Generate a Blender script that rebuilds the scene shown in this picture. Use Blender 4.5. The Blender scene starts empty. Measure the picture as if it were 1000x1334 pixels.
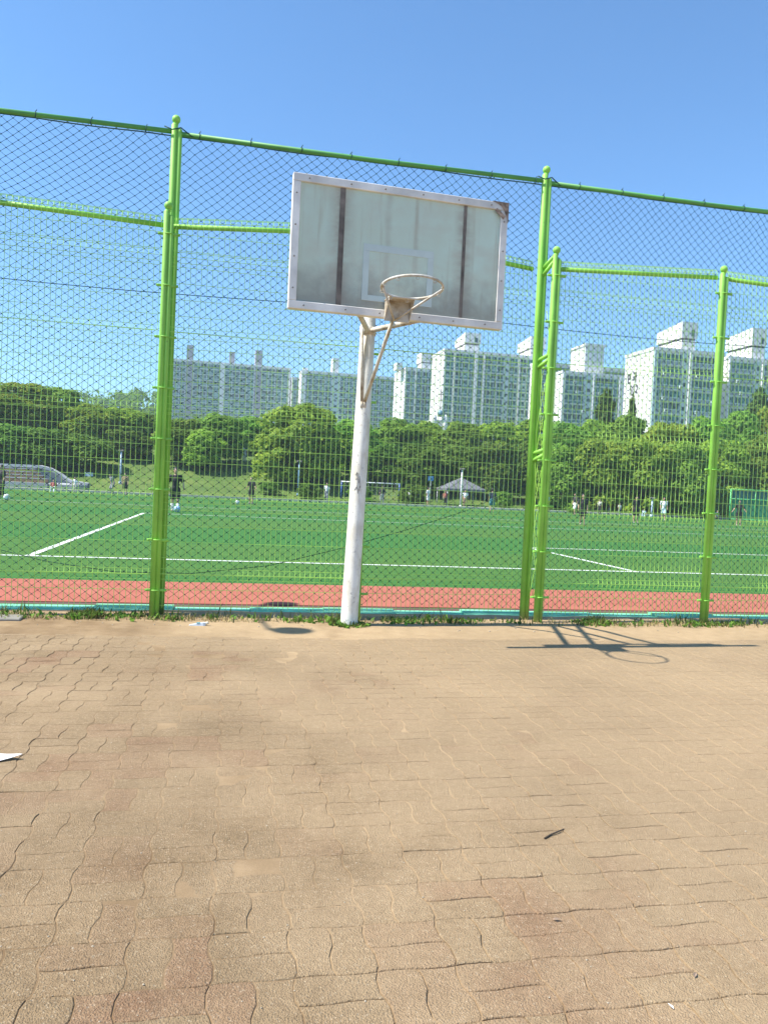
import bpy, math, random
import numpy as np
from mathutils import Vector, Matrix

R = math.radians
rng = np.random.default_rng(7)
random.seed(7)
scn = bpy.context.scene
COL = scn.collection

# ------------------------------------------------------------------ camera
CAM_H = 1.33
PITCH, ROLL = 1.776, 2.68          # looking slightly down, phone held a little askew
cam_d = bpy.data.cameras.new('camera')
cam_d.sensor_fit = 'VERTICAL'
cam_d.sensor_height = 36.0
cam_d.lens = 36.0 * 1000.0 / 1334.0
cam_d.clip_start = 0.05
cam_d.clip_end = 6000
cam = bpy.data.objects.new('camera', cam_d)
COL.objects.link(cam)
_p, _r = R(PITCH), R(ROLL)
FW = np.array([0, math.cos(_p), -math.sin(_p)])
_r0 = np.array([1.0, 0, 0]); _u0 = np.cross(_r0, FW)
RT = math.cos(_r) * _r0 + math.sin(_r) * _u0
UP = -math.sin(_r) * _r0 + math.cos(_r) * _u0
cam.matrix_world = Matrix(((RT[0], UP[0], -FW[0], 0), (RT[1], UP[1], -FW[1], 0),
                           (RT[2], UP[2], -FW[2], CAM_H), (0, 0, 0, 1)))
scn.camera = cam

# ------------------------------------------------------------------ sun, sky, exposure
SUN_EL, SUN_AZ = 53.3, 15.4         # light travels to the right and slightly away
w = bpy.data.worlds.new('World'); scn.world = w; w.use_nodes = True
nt = w.node_tree
bg = nt.nodes['Background']
sky = nt.nodes.new('ShaderNodeTexSky'); sky.sky_type = 'NISHITA'
sky.sun_disc = False
sky.sun_elevation = R(SUN_EL)
sky.sun_rotation = R(254.6)
sky.altitude = 50
sky.air_density = 0.88; sky.dust_density = 0.4; sky.ozone_density = 9.5
tint = nt.nodes.new('ShaderNodeMix'); tint.data_type = 'RGBA'; tint.blend_type = 'MULTIPLY'; tint.inputs[0].default_value = 1.0
tint.inputs[7].default_value = (0.89, 1.06, 1.02, 1)          # the phone's white balance: a cleaner, less violet blue
nt.links.new(sky.outputs[0], tint.inputs[6]); nt.links.new(tint.outputs[2], bg.inputs[0])
bg.inputs[1].default_value = 0.122
sun_d = bpy.data.lights.new('sun', 'SUN'); sun_d.energy = 4.2; sun_d.angle = R(0.53)
sun_d.color = (1.0, 0.94, 0.82)
sun = bpy.data.objects.new('sun', sun_d); COL.objects.link(sun)
_d = Vector((math.cos(R(SUN_AZ)) * math.cos(R(SUN_EL)), math.sin(R(SUN_AZ)) * math.cos(R(SUN_EL)), -math.sin(R(SUN_EL))))
sun.rotation_euler = _d.to_track_quat('-Z', 'Y').to_euler()
scn.view_settings.view_transform = 'Standard'
scn.view_settings.look = 'None'
scn.view_settings.exposure = 1.10
scn.view_settings.gamma = 1.0
scn.view_settings.use_curve_mapping = False
try:
    scn.cycles.max_bounces = 6; scn.cycles.transparent_max_bounces = 12
    scn.cycles.use_denoising = True
except Exception:
    pass

# ------------------------------------------------------------------ frames of reference
AL = 11.4                            # the yard, the fence and the field all run at this angle
CA, SA = math.cos(R(AL)), math.sin(R(AL))
def L(u, v, z=0.0):                  # u along the fence, v away from the camera
    return np.array([u * CA - v * SA, u * SA + v * CA, z])
def ray(px, py):
    return FW + (px - 500) / 1000 * RT - (py - 667) / 1000 * UP
def gpt(px, py, z=0.0):
    d = ray(px, py); return np.array([0, 0, CAM_H]) + d * ((z - CAM_H) / d[2])
def at(px, py, D):
    d = ray(px, py); return np.array([0, 0, CAM_H]) + d * (D / d[1])
def proj(p):
    q = np.asarray(p, float) - np.array([0, 0, CAM_H]); z = q @ FW
    return 500 + 1000 * (q @ RT) / z, 667 - 1000 * (q @ UP) / z

def vnoise(x, y, s, seed=0):
    x = np.asarray(x, float) / s; y = np.asarray(y, float) / s
    xi = np.floor(x).astype(np.int64); yi = np.floor(y).astype(np.int64)
    fx = x - xi; fy = y - yi
    fx = fx * fx * (3 - 2 * fx); fy = fy * fy * (3 - 2 * fy)
    def h(a, b):
        n = (a * 374761393 + b * 668265263 + seed * 974634777) & 0x7fffffff
        n = ((n ^ (n >> 13)) * 1274126177) & 0x7fffffff
        return ((n ^ (n >> 16)) & 0xffff) / 65535.0
    return (h(xi, yi) * (1 - fx) + h(xi + 1, yi) * fx) * (1 - fy) + (h(xi, yi + 1) * (1 - fx) + h(xi + 1, yi + 1) * fx) * fy

# ------------------------------------------------------------------ objects
def link(o, parent=None):
    COL.objects.link(o)
    if parent is not None: o.parent = parent
    return o
def tag(o, label=None, cat=None, group=None, kind=None):
    if label: o['label'] = label
    if cat: o['category'] = cat
    if group: o['group'] = group
    if kind: o['kind'] = kind
    return o
def thing(name, label, cat, loc=(0, 0, 0), rz=0.0, group=None):
    o = bpy.data.objects.new(name, None); o.location = loc; o.rotation_euler = (0, 0, rz)
    o.empty_display_size = 0.2
    return tag(link(o), label, cat, group)
def copy_tree(o, parent=None):
    c = link(o.copy(), parent)
    for ch in list(o.children): copy_tree(ch, c)
    return c

class MB:
    def __init__(s): s.v = []; s.f = []; s.m = []; s.sm = []; s.n = 0
    def add(s, vs, fs, m=0, smooth=False):
        vs = [tuple(map(float, p)) for p in vs]
        s.v += vs
        s.f += [tuple(i + s.n for i in f) for f in fs]
        s.m += [m] * len(fs); s.sm += [smooth] * len(fs); s.n += len(vs)
    def box(s, a, b, m=0, bev=0.0):
        (x0, y0, z0), (x1, y1, z1) = a, b
        if bev <= 0:
            vs = [(x0, y0, z0), (x1, y0, z0), (x1, y1, z0), (x0, y1, z0), (x0, y0, z1), (x1, y0, z1), (x1, y1, z1), (x0, y1, z1)]
            s.add(vs, [(0, 3, 2, 1), (4, 5, 6, 7), (0, 1, 5, 4), (1, 2, 6, 5), (2, 3, 7, 6), (3, 0, 4, 7)], m); return
        vs = []; 
        for (X, Y, Z) in [(x0, y0, z0), (x1, y0, z0), (x1, y1, z0), (x0, y1, z0), (x0, y0, z1), (x1, y0, z1), (x1, y1, z1), (x0, y1, z1)]:
            dx = bev if X == x0 else -bev; dy = bev if Y == y0 else -bev; dz = bev if Z == z0 else -bev
            vs += [(X, Y + dy, Z + dz), (X + dx, Y, Z + dz), (X + dx, Y + dy, Z)]
        def q(i, k): return i * 3 + k
        fs = [(q(0, 2), q(3, 2), q(2, 2), q(1, 2)), (q(4, 2), q(5, 2), q(6, 2), q(7, 2)),
              (q(0, 1), q(1, 1), q(5, 1), q(4, 1)), (q(1, 0), q(2, 0), q(6, 0), q(5, 0)),
              (q(2, 1), q(3, 1), q(7, 1), q(6, 1)), (q(3, 0), q(0, 0), q(4, 0), q(7, 0))]
        for a_, b_, k1, k2 in [(0, 1, 1, 2), (1, 2, 0, 2), (2, 3, 1, 2), (3, 0, 0, 2), (4, 5, 1, 2), (5, 6, 0, 2), (6, 7, 1, 2), (7, 4, 0, 2), (0, 4, 0, 1), (1, 5, 0, 1), (2, 6, 0, 1), (3, 7, 0, 1)]:
            fs.append((q(a_, k1), q(b_, k1), q(b_, k2), q(a_, k2)))
        for i in range(8): fs.append((q(i, 0), q(i, 1), q(i, 2)))
        s.add(vs, fs, m)
    def tube(s, pts, r, n=8, m=0, caps=True, smooth=True, closed=False):
        pts = [np.asarray(p, float) for p in pts]; k = len(pts)
        rr = r if hasattr(r, '__len__') else [r] * k
        vs = []; prev = None
        for i, p in enumerate(pts):
            if closed: t = pts[(i + 1) % k] - pts[i - 1]
            else: t = pts[min(i + 1, k - 1)] - pts[max(i - 1, 0)]
            t = t / (np.linalg.norm(t) + 1e-12)
            if prev is None:
                a = np.array([0, 0, 1.0]) if abs(t[2]) < .9 else np.array([1.0, 0, 0])
            else: a = prev
            x = a - t * (a @ t); x /= np.linalg.norm(x) + 1e-12; prev = x
            y = np.cross(t, x)
            for j in range(n):
                an = 2 * math.pi * (j + .5) / n
                vs.append(p + rr[i] * (math.cos(an) * x + math.sin(an) * y))
        fs = []
        for i in range(k if closed else k - 1):
            for j in range(n):
                a_, b_ = i * n + j, i * n + (j + 1) % n
                c_, d_ = ((i + 1) % k) * n + (j + 1) % n, ((i + 1) % k) * n + j
                fs.append((a_, b_, c_, d_))
        if caps and not closed:
            fs.append(tuple(reversed(range(n)))); fs.append(tuple(range((k - 1) * n, k * n)))
        s.add(vs, fs, m, smooth)
    def ball(s, c, r, nu=10, nv=7, m=0, sc=(1, 1, 1)):
        vs = [(c[0], c[1], c[2] - r * sc[2])]
        for i in range(1, nv):
            ph = -math.pi / 2 + math.pi * i / nv
            for j in range(nu):
                th = 2 * math.pi * j / nu
                vs.append((c[0] + r * sc[0] * math.cos(ph) * math.cos(th), c[1] + r * sc[1] * math.cos(ph) * math.sin(th), c[2] + r * sc[2] * math.sin(ph)))
        vs.append((c[0], c[1], c[2] + r * sc[2]))
        fs = [(0, 1 + (j + 1) % nu, 1 + j) for j in range(nu)]
        for i in range(nv - 2):
            for j in range(nu):
                a_ = 1 + i * nu + j; b_ = 1 + i * nu + (j + 1) % nu
                fs.append((a_, b_, b_ + nu, a_ + nu))
        t = len(vs) - 1; o = 1 + (nv - 2) * nu
        fs += [(t, o + j, o + (j + 1) % nu) for j in range(nu)]
        s.add(vs, fs, m, True)
    def prism(s, poly, z0, z1, m=0):
        n = len(poly)
        vs = [(p[0], p[1], z0) for p in poly] + [(p[0], p[1], z1) for p in poly]
        fs = [tuple(reversed(range(n))), tuple(range(n, 2 * n))] + [(i, (i + 1) % n, n + (i + 1) % n, n + i) for i in range(n)]
        s.add(vs, fs, m)
    def mesh(s, name, mats):
        me = bpy.data.meshes.new(name); me.from_pydata(s.v, [], s.f)
        for m in (mats if isinstance(mats, (list, tuple)) else [mats]): me.materials.append(m)
        me.polygons.foreach_set('material_index', s.m)
        me.polygons.foreach_set('use_smooth', s.sm)
        me.update(); return me
    def build(s, name, mats, parent=None, loc=None):
        o = bpy.data.objects.new(name, s.mesh(name, mats))
        if loc is not None: o.location = loc
        return link(o, parent)
def obj(name, me, parent=None, loc=(0, 0, 0), rz=0.0):
    o = bpy.data.objects.new(name, me); o.location = loc; o.rotation_euler = (0, 0, rz)
    return link(o, parent)
def np_mesh(name, V, F, mats, smooth=False, midx=None, attr=None):
    me = bpy.data.meshes.new(name)
    V = np.ascontiguousarray(V, np.float32); F = np.ascontiguousarray(F, np.int32); k = F.shape[1]
    me.vertices.add(len(V)); me.vertices.foreach_set('co', V.ravel())
    me.loops.add(F.size); me.loops.foreach_set('vertex_index', F.ravel())
    me.polygons.add(len(F)); me.polygons.foreach_set('loop_start', np.arange(0, F.size, k, dtype=np.int32))
    me.polygons.foreach_set('loop_total', np.full(len(F), k, np.int32))
    if smooth: me.polygons.foreach_set('use_smooth', np.ones(len(F), bool))
    for m in (mats if isinstance(mats, (list, tuple)) else [mats]): me.materials.append(m)
    if midx is not None: me.polygons.foreach_set('material_index', np.ascontiguousarray(midx, np.int32))
    if attr is not None:
        a = me.attributes.new('tone', 'FLOAT', 'FACE'); a.data.foreach_set('value', np.ascontiguousarray(attr, np.float32))
    me.update(calc_edges=True); return me

# ------------------------------------------------------------------ materials
class NG:
    def __init__(s, name):
        s.mat = bpy.data.materials.new(name); s.mat.use_nodes = True
        s.t = s.mat.node_tree; s.b = s.t.nodes['Principled BSDF']; s.out = s.t.nodes['Material Output']
    def n(s, typ, **kw):
        x = s.t.nodes.new(typ)
        for k, v in kw.items(): setattr(x, k, v)
        return x
    def l(s, a, b): s.t.links.new(a, b)
    def pos(s): return s.n('ShaderNodeNewGeometry').outputs['Position']
    def oco(s): return s.n('ShaderNodeTexCoord').outputs['Object']
    def mapping(s, v, scale=(1, 1, 1), rot=(0, 0, 0)):
        m = s.n('ShaderNodeMapping'); m.inputs['Scale'].default_value = scale; m.inputs['Rotation'].default_value = rot
        s.l(v, m.inputs['Vector']); return m.outputs[0]
    def noise(s, v, scale, detail=4, rough=.55):
        x = s.n('ShaderNodeTexNoise'); x.inputs['Scale'].default_value = scale; x.inputs['Detail'].default_value = detail
        x.inputs['Roughness'].default_value = rough; s.l(v, x.inputs['Vector']); return x.outputs['Fac']
    def ramp(s, f, stops, interp='LINEAR'):
        x = s.n('ShaderNodeValToRGB'); e = x.color_ramp; e.interpolation = interp
        while len(e.elements) < len(stops): e.elements.new(.5)
        for i, (p, c) in enumerate(stops):
            e.elements[i].position = p
            e.elements[i].color = (c, c, c, 1) if not hasattr(c, '__len__') else (*c, 1)
        s.l(f, x.inputs[0]); return x.outputs[0]
    def mix(s, f, a, b, blend='MIX'):
        x = s.n('ShaderNodeMix', data_type='RGBA', blend_type=blend)
        for i, val in ((0, f), (6, a), (7, b)):
            if hasattr(val, 'is_linked'): s.l(val, x.inputs[i])
            elif hasattr(val, '__len__'): x.inputs[i].default_value = (*val, 1)
            else: x.inputs[i].default_value = val
        return x.outputs[2]
    def math(s, op, a, b=None):
        x = s.n('ShaderNodeMath', operation=op)
        for i, val in enumerate((a, b)):
            if val is None: continue
            if hasattr(val, 'is_linked'): s.l(val, x.inputs[i])
            else: x.inputs[i].default_value = val
        return x.outputs[0]
    def bump(s, h, dist, strength=1.0):
        x = s.n('ShaderNodeBump'); x.inputs['Distance'].default_value = dist; x.inputs['Strength'].default_value = strength
        s.l(h, x.inputs['Height']); s.l(x.outputs[0], s.b.inputs['Normal'])
    def col(s, c):
        if hasattr(c, 'is_linked'): s.l(c, s.b.inputs['Base Color'])
        else: s.b.inputs['Base Color'].default_value = (*c, 1)
    def set(s, **kw):
        for k, v in kw.items(): s.b.inputs[k].default_value = v
        return s

def simple(name, c, rough=.6, var=.12, scale=6.0, metal=0.0, bump=0.0, spec=.5, world=False):
    g = NG(name); v = g.pos() if world else g.oco()
    f = g.noise(v, scale, 5)
    c = np.array(c)
    g.col(g.ramp(f, [(.3, tuple(c * (1 - var))), (.7, tuple(np.minimum(c * (1 + var), 1)))]))
    g.set(Roughness=rough, Metallic=metal); g.b.inputs['Specular IOR Level'].default_value = spec
    if bump: g.bump(g.noise(v, scale * 12, 3), bump)
    return g.mat

def paint_green(name, c):
    g = NG(name); v = g.pos()
    f = g.noise(v, 3.0, 6, .6)
    c = np.array(c)
    base = g.ramp(f, [(.35, tuple(c * .84)), (.65, tuple(c * 1.08))])
    chips = g.ramp(g.noise(v, 38, 4, .7), [(.665, 0.0), (.70, 1.0)])
    sz = g.n('ShaderNodeSeparateXYZ'); g.l(v, sz.inputs[0])
    low = g.ramp(g.math('ADD', sz.outputs['Z'], g.math('MULTIPLY', g.math('SUBTRACT', g.noise(v, 14, 5, .7), .5), .28)), [(.02, 1.0), (.16, 0.0)])
    streak = g.ramp(g.noise(g.mapping(v, (26, 26, 1.6)), 1.0, 5, .65), [(.56, 0.0), (.70, 1.0)])
    cc = g.mix(chips, base, tuple(c * .45 + np.array([.05, .03, .015])))
    cc = g.mix(g.math('MULTIPLY', streak, .28), cc, tuple(c * .45 + np.array([.06, .05, .035])))
    g.col(g.mix(g.math('MULTIPLY', low, .7), cc, (.22, .17, .09)))
    g.set(Roughness=.55); g.bump(g.noise(v, 120, 2), .0006)
    return g.mat

def old_white(name):
    g = NG(name); v = g.pos()
    big = g.noise(g.mapping(v, (3, 3, 1.2)), 3.0, 6, .65)
    base = g.ramp(big, [(.32, (.58, .53, .43)), (.56, (.82, .80, .73))])
    rust = g.ramp(g.noise(g.mapping(v, (9, 9, 3.5)), 3.2, 7, .7), [(.62, 0.0), (.74, 1.0)])
    c = g.mix(g.math('MULTIPLY', rust, .75), base, (.36, .22, .12))
    grime = g.ramp(g.noise(v, 26, 4, .75), [(.60, 0.0), (.68, 1.0)])
    g.col(g.mix(g.math('MULTIPLY', grime, .65), c, (.20, .19, .18)))
    g.set(Roughness=.5); g.bump(g.noise(v, 60, 3), .001)
    return g.mat

def rusty_frame(name):
    g = NG(name); v = g.pos()
    f = g.noise(v, 7, 6, .7)
    g.col(g.ramp(f, [(.30, (.20, .13, .08)), (.42, (.44, .38, .29)), (.54, (.60, .57, .51))]))
    g.set(Roughness=.6); g.bump(g.noise(v, 90, 3), .001)
    return g.mat

def m_paver():
    g = NG('paver_concrete'); v = g.pos()
    at_ = g.n('ShaderNodeAttribute', attribute_name='tone')
    base = g.ramp(at_.outputs['Fac'], [(0.0, (.205, .096, .052)), (.28, (.240, .126, .068)), (.45, (.200, .134, .069)), (.7, (.250, .166, .087)), (1.0, (.35, .250, .150))])
    mott = g.noise(v, 30, 5, .7)
    c = g.mix(.6, base, g.ramp(mott, [(.3, .22), (.7, .78)]), 'OVERLAY')
    vo = g.n('ShaderNodeTexVoronoi'); vo.inputs['Scale'].default_value = 190; g.l(v, vo.inputs['Vector'])
    hue = g.n('ShaderNodeSeparateColor'); g.l(vo.outputs['Color'], hue.inputs[0])
    spk = g.ramp(hue.outputs[0], [(.0, (.11, .075, .045)), (.3, (.18, .125, .075)), (.62, (.235, .168, .10)), (.93, (.30, .225, .145)), (.985, (.50, .42, .31))])
    c = g.mix(.42, c, spk)
    dust = g.math('ADD', g.math('MULTIPLY', g.noise(v, .8, 6, .62), .72), g.math('MULTIPLY', g.noise(v, 3.1, 5, .6), .28))
    sx = g.n('ShaderNodeSeparateXYZ'); g.l(v, sx.inputs[0])
    side = g.math('MULTIPLY', sx.outputs['X'], .07)
    fwd = g.math('MULTIPLY', sx.outputs['Y'], .036)
    patch = g.ramp(g.noise(v, .55, 5, .6), [(.35, .88), (.65, 1.10)])
    dm = g.ramp(g.math('ADD', g.math('ADD', dust, side), fwd), [(.41, 0.0), (.53, .5), (.68, 1.0)])
    c = g.mix(g.math('MULTIPLY', dm, .92), c, g.mix(.22, g.ramp(mott, [(.3, (.345, .246, .145)), (.7, (.425, .308, .187))]), spk))
    c = g.mix(1.0, c, patch, 'MULTIPLY')
    g.col(c); g.set(Roughness=.95); g.b.inputs['Specular IOR Level'].default_value = .2
    h = g.math('ADD', g.noise(v, 160, 4, .7), g.math('MULTIPLY', vo.outputs['Distance'], .8))
    g.bump(h, .0055, .9)
    return g.mat

def m_sand():
    g = NG('dry_sand'); v = g.pos()
    f = g.noise(v, 9, 6, .6); f2 = g.noise(v, 220, 3, .7)
    c = g.ramp(f, [(.3, (.325, .232, .137)), (.7, (.390, .283, .172))])
    dust = g.math('ADD', g.math('MULTIPLY', g.noise(v, .8, 6, .62), .72), g.math('MULTIPLY', g.noise(v, 3.1, 5, .6), .28))
    sx = g.n('ShaderNodeSeparateXYZ'); g.l(v, sx.inputs[0])
    k = g.math('ADD', g.math('ADD', dust, g.math('MULTIPLY', sx.outputs['X'], .07)), g.math('MULTIPLY', sx.outputs['Y'], .036))
    c = g.mix(g.ramp(k, [(.41, 0.0), (.66, 1.0)]), (.150, .096, .052), c)
    c = g.mix(.3, c, g.ramp(f2, [(.3, .3), (.7, .72)]), 'OVERLAY')
    c = g.mix(1.0, c, g.ramp(g.noise(v, .55, 5, .6), [(.35, .88), (.65, 1.10)]), 'MULTIPLY')
    g.col(c); g.set(Roughness=1.0); g.b.inputs['Specular IOR Level'].default_value = .1
    g.bump(f2, .003, .7)
    return g.mat

def m_turf():
    g = NG('turf_green'); v = g.pos()
    rot = g.mapping(v, (1, 1, 1), (0, 0, -R(AL)))
    sx = g.n('ShaderNodeSeparateXYZ'); g.l(rot, sx.inputs[0])
    wob = g.math('MULTIPLY', g.noise(v, .25, 3), .8)
    st = g.n('ShaderNodeMath', operation='FRACT'); g.l(g.math('DIVIDE', g.math('ADD', sx.outputs['Y'], wob), 11.0), st.inputs[0])
    band = g.ramp(st.outputs[0], [(.0, 0.0), (.04, 1.0), (.5, 1.0), (.54, 0.0)])
    n = g.noise(v, 3.0, 6, .7)
    a = g.ramp(n, [(.3, (.029, .118, .021)), (.7, (.050, .165, .032))])
    b = g.ramp(n, [(.3, (.058, .128, .022)), (.7, (.088, .172, .033))])
    g.col(g.mix(g.math('MULTIPLY', g.math('MULTIPLY', band, .7), g.ramp(g.noise(v, .35, 6, .65), [(.32, .35), (.62, 1.0)])), a, b)); g.set(Roughness=.9); g.b.inputs['Specular IOR Level'].default_value = .2
    g.bump(g.noise(v, 60, 3), .01, .6)
    return g.mat

def m_track():
    g = NG('track_red'); v = g.pos()
    n = g.noise(v, 2.0, 6, .6); f = g.noise(v, 150, 2)
    c = g.ramp(n, [(.3, (.35, .108, .078)), (.7, (.41, .142, .102))])
    g.col(g.mix(.3, c, g.ramp(f, [(.3, .35), (.7, .65)]), 'OVERLAY')); g.set(Roughness=.95)
    g.b.inputs['Specular IOR Level'].default_value = .15
    g.bump(f, .003)
    return g.mat

def m_leaf(name, dark, light, scale=.55):
    g = NG(name)
    v = g.oco(); rnd = g.n('ShaderNodeObjectInfo').outputs['Random']
    f = g.noise(v, scale, 5, .65)
    at_ = g.n('ShaderNodeAttribute', attribute_name='tone').outputs['Fac']
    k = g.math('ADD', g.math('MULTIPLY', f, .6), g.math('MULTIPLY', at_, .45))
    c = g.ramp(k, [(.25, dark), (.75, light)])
    hs = g.n('ShaderNodeHueSaturation'); g.l(c, hs.inputs['Color'])
    g.l(g.math('ADD', g.math('MULTIPLY', rnd, .036), .472), hs.inputs['Hue'])
    g.l(g.math('ADD', g.math('MULTIPLY', rnd, .5), .76), hs.inputs['Value'])
    g.l(hs.outputs[0], g.b.inputs['Base Color']); g.set(Roughness=.65); g.b.inputs['Specular IOR Level'].default_value = .25
    tr = g.n('ShaderNodeBsdfTranslucent'); g.l(hs.outputs[0], tr.inputs[0])
    mx = g.n('ShaderNodeMixShader'); mx.inputs[0].default_value = .45
    g.l(g.b.outputs[0], mx.inputs[1]); g.l(tr.outputs[0], mx.inputs[2]); g.l(mx.outputs[0], g.out.inputs[0])
    return g.mat

def m_grass():
    g = NG('bank_grass'); v = g.pos()
    n = g.noise(v, .35, 6, .65); f = g.noise(v, 6, 4)
    c = g.ramp(n, [(.3, (.050, .105, .016)), (.55, (.10, .160, .024)), (.74, (.17, .180, .040))])
    g.col(g.mix(.4, c, g.ramp(f, [(.3, .3), (.7, .7)]), 'OVERLAY')); g.set(Roughness=.95)
    g.bump(f, .08)
    return g.mat

def m_panel():
    g = NG('board_panel_frosted'); v = g.oco()
    cloud = g.noise(v, 2.2, 5, .6)
    c = g.ramp(cloud, [(.35, (.57, .63, .49)), (.65, (.60, .71, .58))])
    drip = g.noise(g.mapping(v, (14, 1, .9)), 1.0, 5, .6)
    c = g.mix(g.math('MULTIPLY', g.ramp(drip, [(.56, 0.0), (.72, 1.0)]), .45), c, (.42, .38, .26))
    sx = g.n('ShaderNodeSeparateXYZ'); g.l(v, sx.inputs[0])
    low = g.ramp(g.math('ADD', sx.outputs['Z'], g.math('MULTIPLY', g.noise(v, 3.5, 6, .65), .45)), [(-.0, 1.0), (.05, 0.0)])
    for xc, wd in ((-.50, .13), (.53, .10), (-.12, .04), (.12, .03)):
        dist = g.math('ABSOLUTE', g.math('ADD', sx.outputs['X'], g.math('ADD', g.math('MULTIPLY', g.noise(g.mapping(v, (3, 3, 5)), 1.3, 4), .05), -xc - .025)))
        halo = g.math('MULTIPLY', g.ramp(g.math('DIVIDE', dist, wd), [(.15, 1.0), (1.0, 0.0)]), g.ramp(g.noise(g.mapping(v, (2, 2, 4)), 2.2 + xc, 5, .65), [(.32, .15), (.62, 1.0)]))
        c = g.mix(g.math('MULTIPLY', halo, .75 if abs(xc) > .3 else .4), c, (.36, .29, .21))
    low2 = g.ramp(g.math('ADD', g.math('ADD', sx.outputs['Z'], .42), g.math('MULTIPLY', g.math('SUBTRACT', g.noise(v, 5, 6, .7), .5), .5)), [(.0, 1.0), (.30, 0.0)])
    mid = g.ramp(g.noise(g.mapping(v, (1, 1, 1.6)), 1.7, 5, .6), [(.48, 0.0), (.68, 1.0)])
    c = g.mix(g.math('MULTIPLY', mid, .75), c, (.56, .54, .42))
    c = g.mix(g.math('MULTIPLY', low2, .75), c, (.27, .25, .21))
    g.col(c); g.set(Roughness=.6)
    return g.mat

M = {}
M['green'] = paint_green('green_paint', (.27, .60, .085))
M['green_dark'] = paint_green('green_rail_paint', (.10, .34, .075))
M['wire'] = simple('green_wire_coating', (.46, .76, .14), .4, .1, 3, world=True)
M['net'] = simple('dark_green_twine', (.010, .062, .056), .8, .15, 20)
M['white'] = old_white('weathered_white_paint')
M['rusty'] = rusty_frame('rusty_white_paint')
M['alu'] = simple('aluminium_frame', (.74, .70, .64), .5, .28, 3, bump=.0005)
M['bolt'] = simple('dark_bolt', (.17, .16, .15), .5, .1)
M['panel'] = m_panel()
M['strip'] = simple('brown_stained_strip', (.16, .130, .105), .8, .6, 7)
M['target'] = simple('faded_white_print', (.57, .63, .57), .5, .06, 7)
M['rust'] = simple('bare_rust', (.30, .215, .155), .85, .65, 26, bump=.002)
M['paver'] = m_paver(); M['sand'] = m_sand(); M['turf'] = m_turf(); M['track'] = m_track()
M['gutter'] = simple('brown_rubber', (.115, .062, .050), .9, .2, 2, world=True)
M['kerb'] = simple('teal_kerb_paint', (.19, .56, .36), .8, .3, 5, world=True, bump=.002)
M['line'] = simple('white_line_paint', (.62, .67, .60), .85, .16, 6, world=True)
M['earth'] = simple('earth_ground', (.16, .13, .08), 1.0, .3, .4, world=True)
M['grass'] = m_grass()
M['concrete'] = simple('grey_concrete', (.24, .225, .195), .9, .18, 3, world=True, bump=.003)
M['curb_white'] = simple('pale_curb', (.50, .46, .40), .9, .12, 3, world=True)
M['bark'] = simple('tree_bark', (.075, .058, .042), .95, .3, 5, bump=.02)
M['leaf_mid'] = m_leaf('leaf_mid_green', (.085, .22, .028), (.255, .450, .056))
M['leaf_bright'] = m_leaf('leaf_bright_green', (.125, .26, .028), (.345, .520, .058))
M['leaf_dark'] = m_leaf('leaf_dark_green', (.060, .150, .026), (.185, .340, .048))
M['leaf_con'] = m_leaf('leaf_conifer_green', (.045, .12, .025), (.14, .27, .05))
M['weed'] = m_leaf('weed_green', (.035, .070, .016), (.15, .20, .045), 2.0)
M['dry'] = simple('dry_grass', (.30, .24, .10), .9, .25, 8)

# ------------------------------------------------------------------ ground, turf, track
def quad_lv(name, u0, u1, v0, v1, z, mat, kind='structure', nu=1):
    b = MB()
    for i in range(nu):
        a0 = u0 + (u1 - u0) * i / nu; a1 = u0 + (u1 - u0) * (i + 1) / nu
        b.add([L(a0, v0, z), L(a1, v0, z), L(a1, v1, z), L(a0, v1, z)], [(0, 1, 2, 3)])
    return tag(b.build(name, mat), kind=kind)
b = MB(); b.add([(-3000, -800, -.12), (3000, -800, -.12), (3000, 4000, -.12), (-3000, 4000, -.12)], [(0, 1, 2, 3)])
tag(b.build('ground', M['earth']), kind='structure')
V_FENCE, V_NET = 7.49, 7.68
V_TRACK0, V_TRACK1 = 8.42, 10.18
V_FAR = 61.0
quad_lv('turf_field', -48, 66, V_TRACK1, V_FAR, 0.0, M['turf'])
quad_lv('running_track', -48, 66, V_TRACK0, V_TRACK1, 0.0, M['track'])
quad_lv('gutter_strip', -48, 66, 8.0, V_TRACK0, -.006, M['gutter'])
b = MB()                                                   # low teal kerb behind the fence
for i in range(24):
    u0 = -8 + i * .75
    dz = .012 * math.sin(i * 2.3)
    pr_ = [(0, -.05), (0, .004 + dz), (.05, .030 + dz), (.09, .040 + dz), (.21, .042 + dz), (.22, .034 + dz), (.22, -.05)]; k_ = len(pr_)
    b.add([(u0, y, z) for y, z in pr_] + [(u0 + .746, y, z) for y, z in pr_], [tuple(range(k_)), tuple(reversed(range(k_, 2 * k_)))] + [(q, k_ + q, k_ + (q + 1) % k_, (q + 1) % k_) for q in range(k_)])
o = b.build('kerb', M['kerb']); o.location = L(0, 7.78); o.rotation_euler = (0, 0, R(AL)); tag(o, kind='structure')

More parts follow.
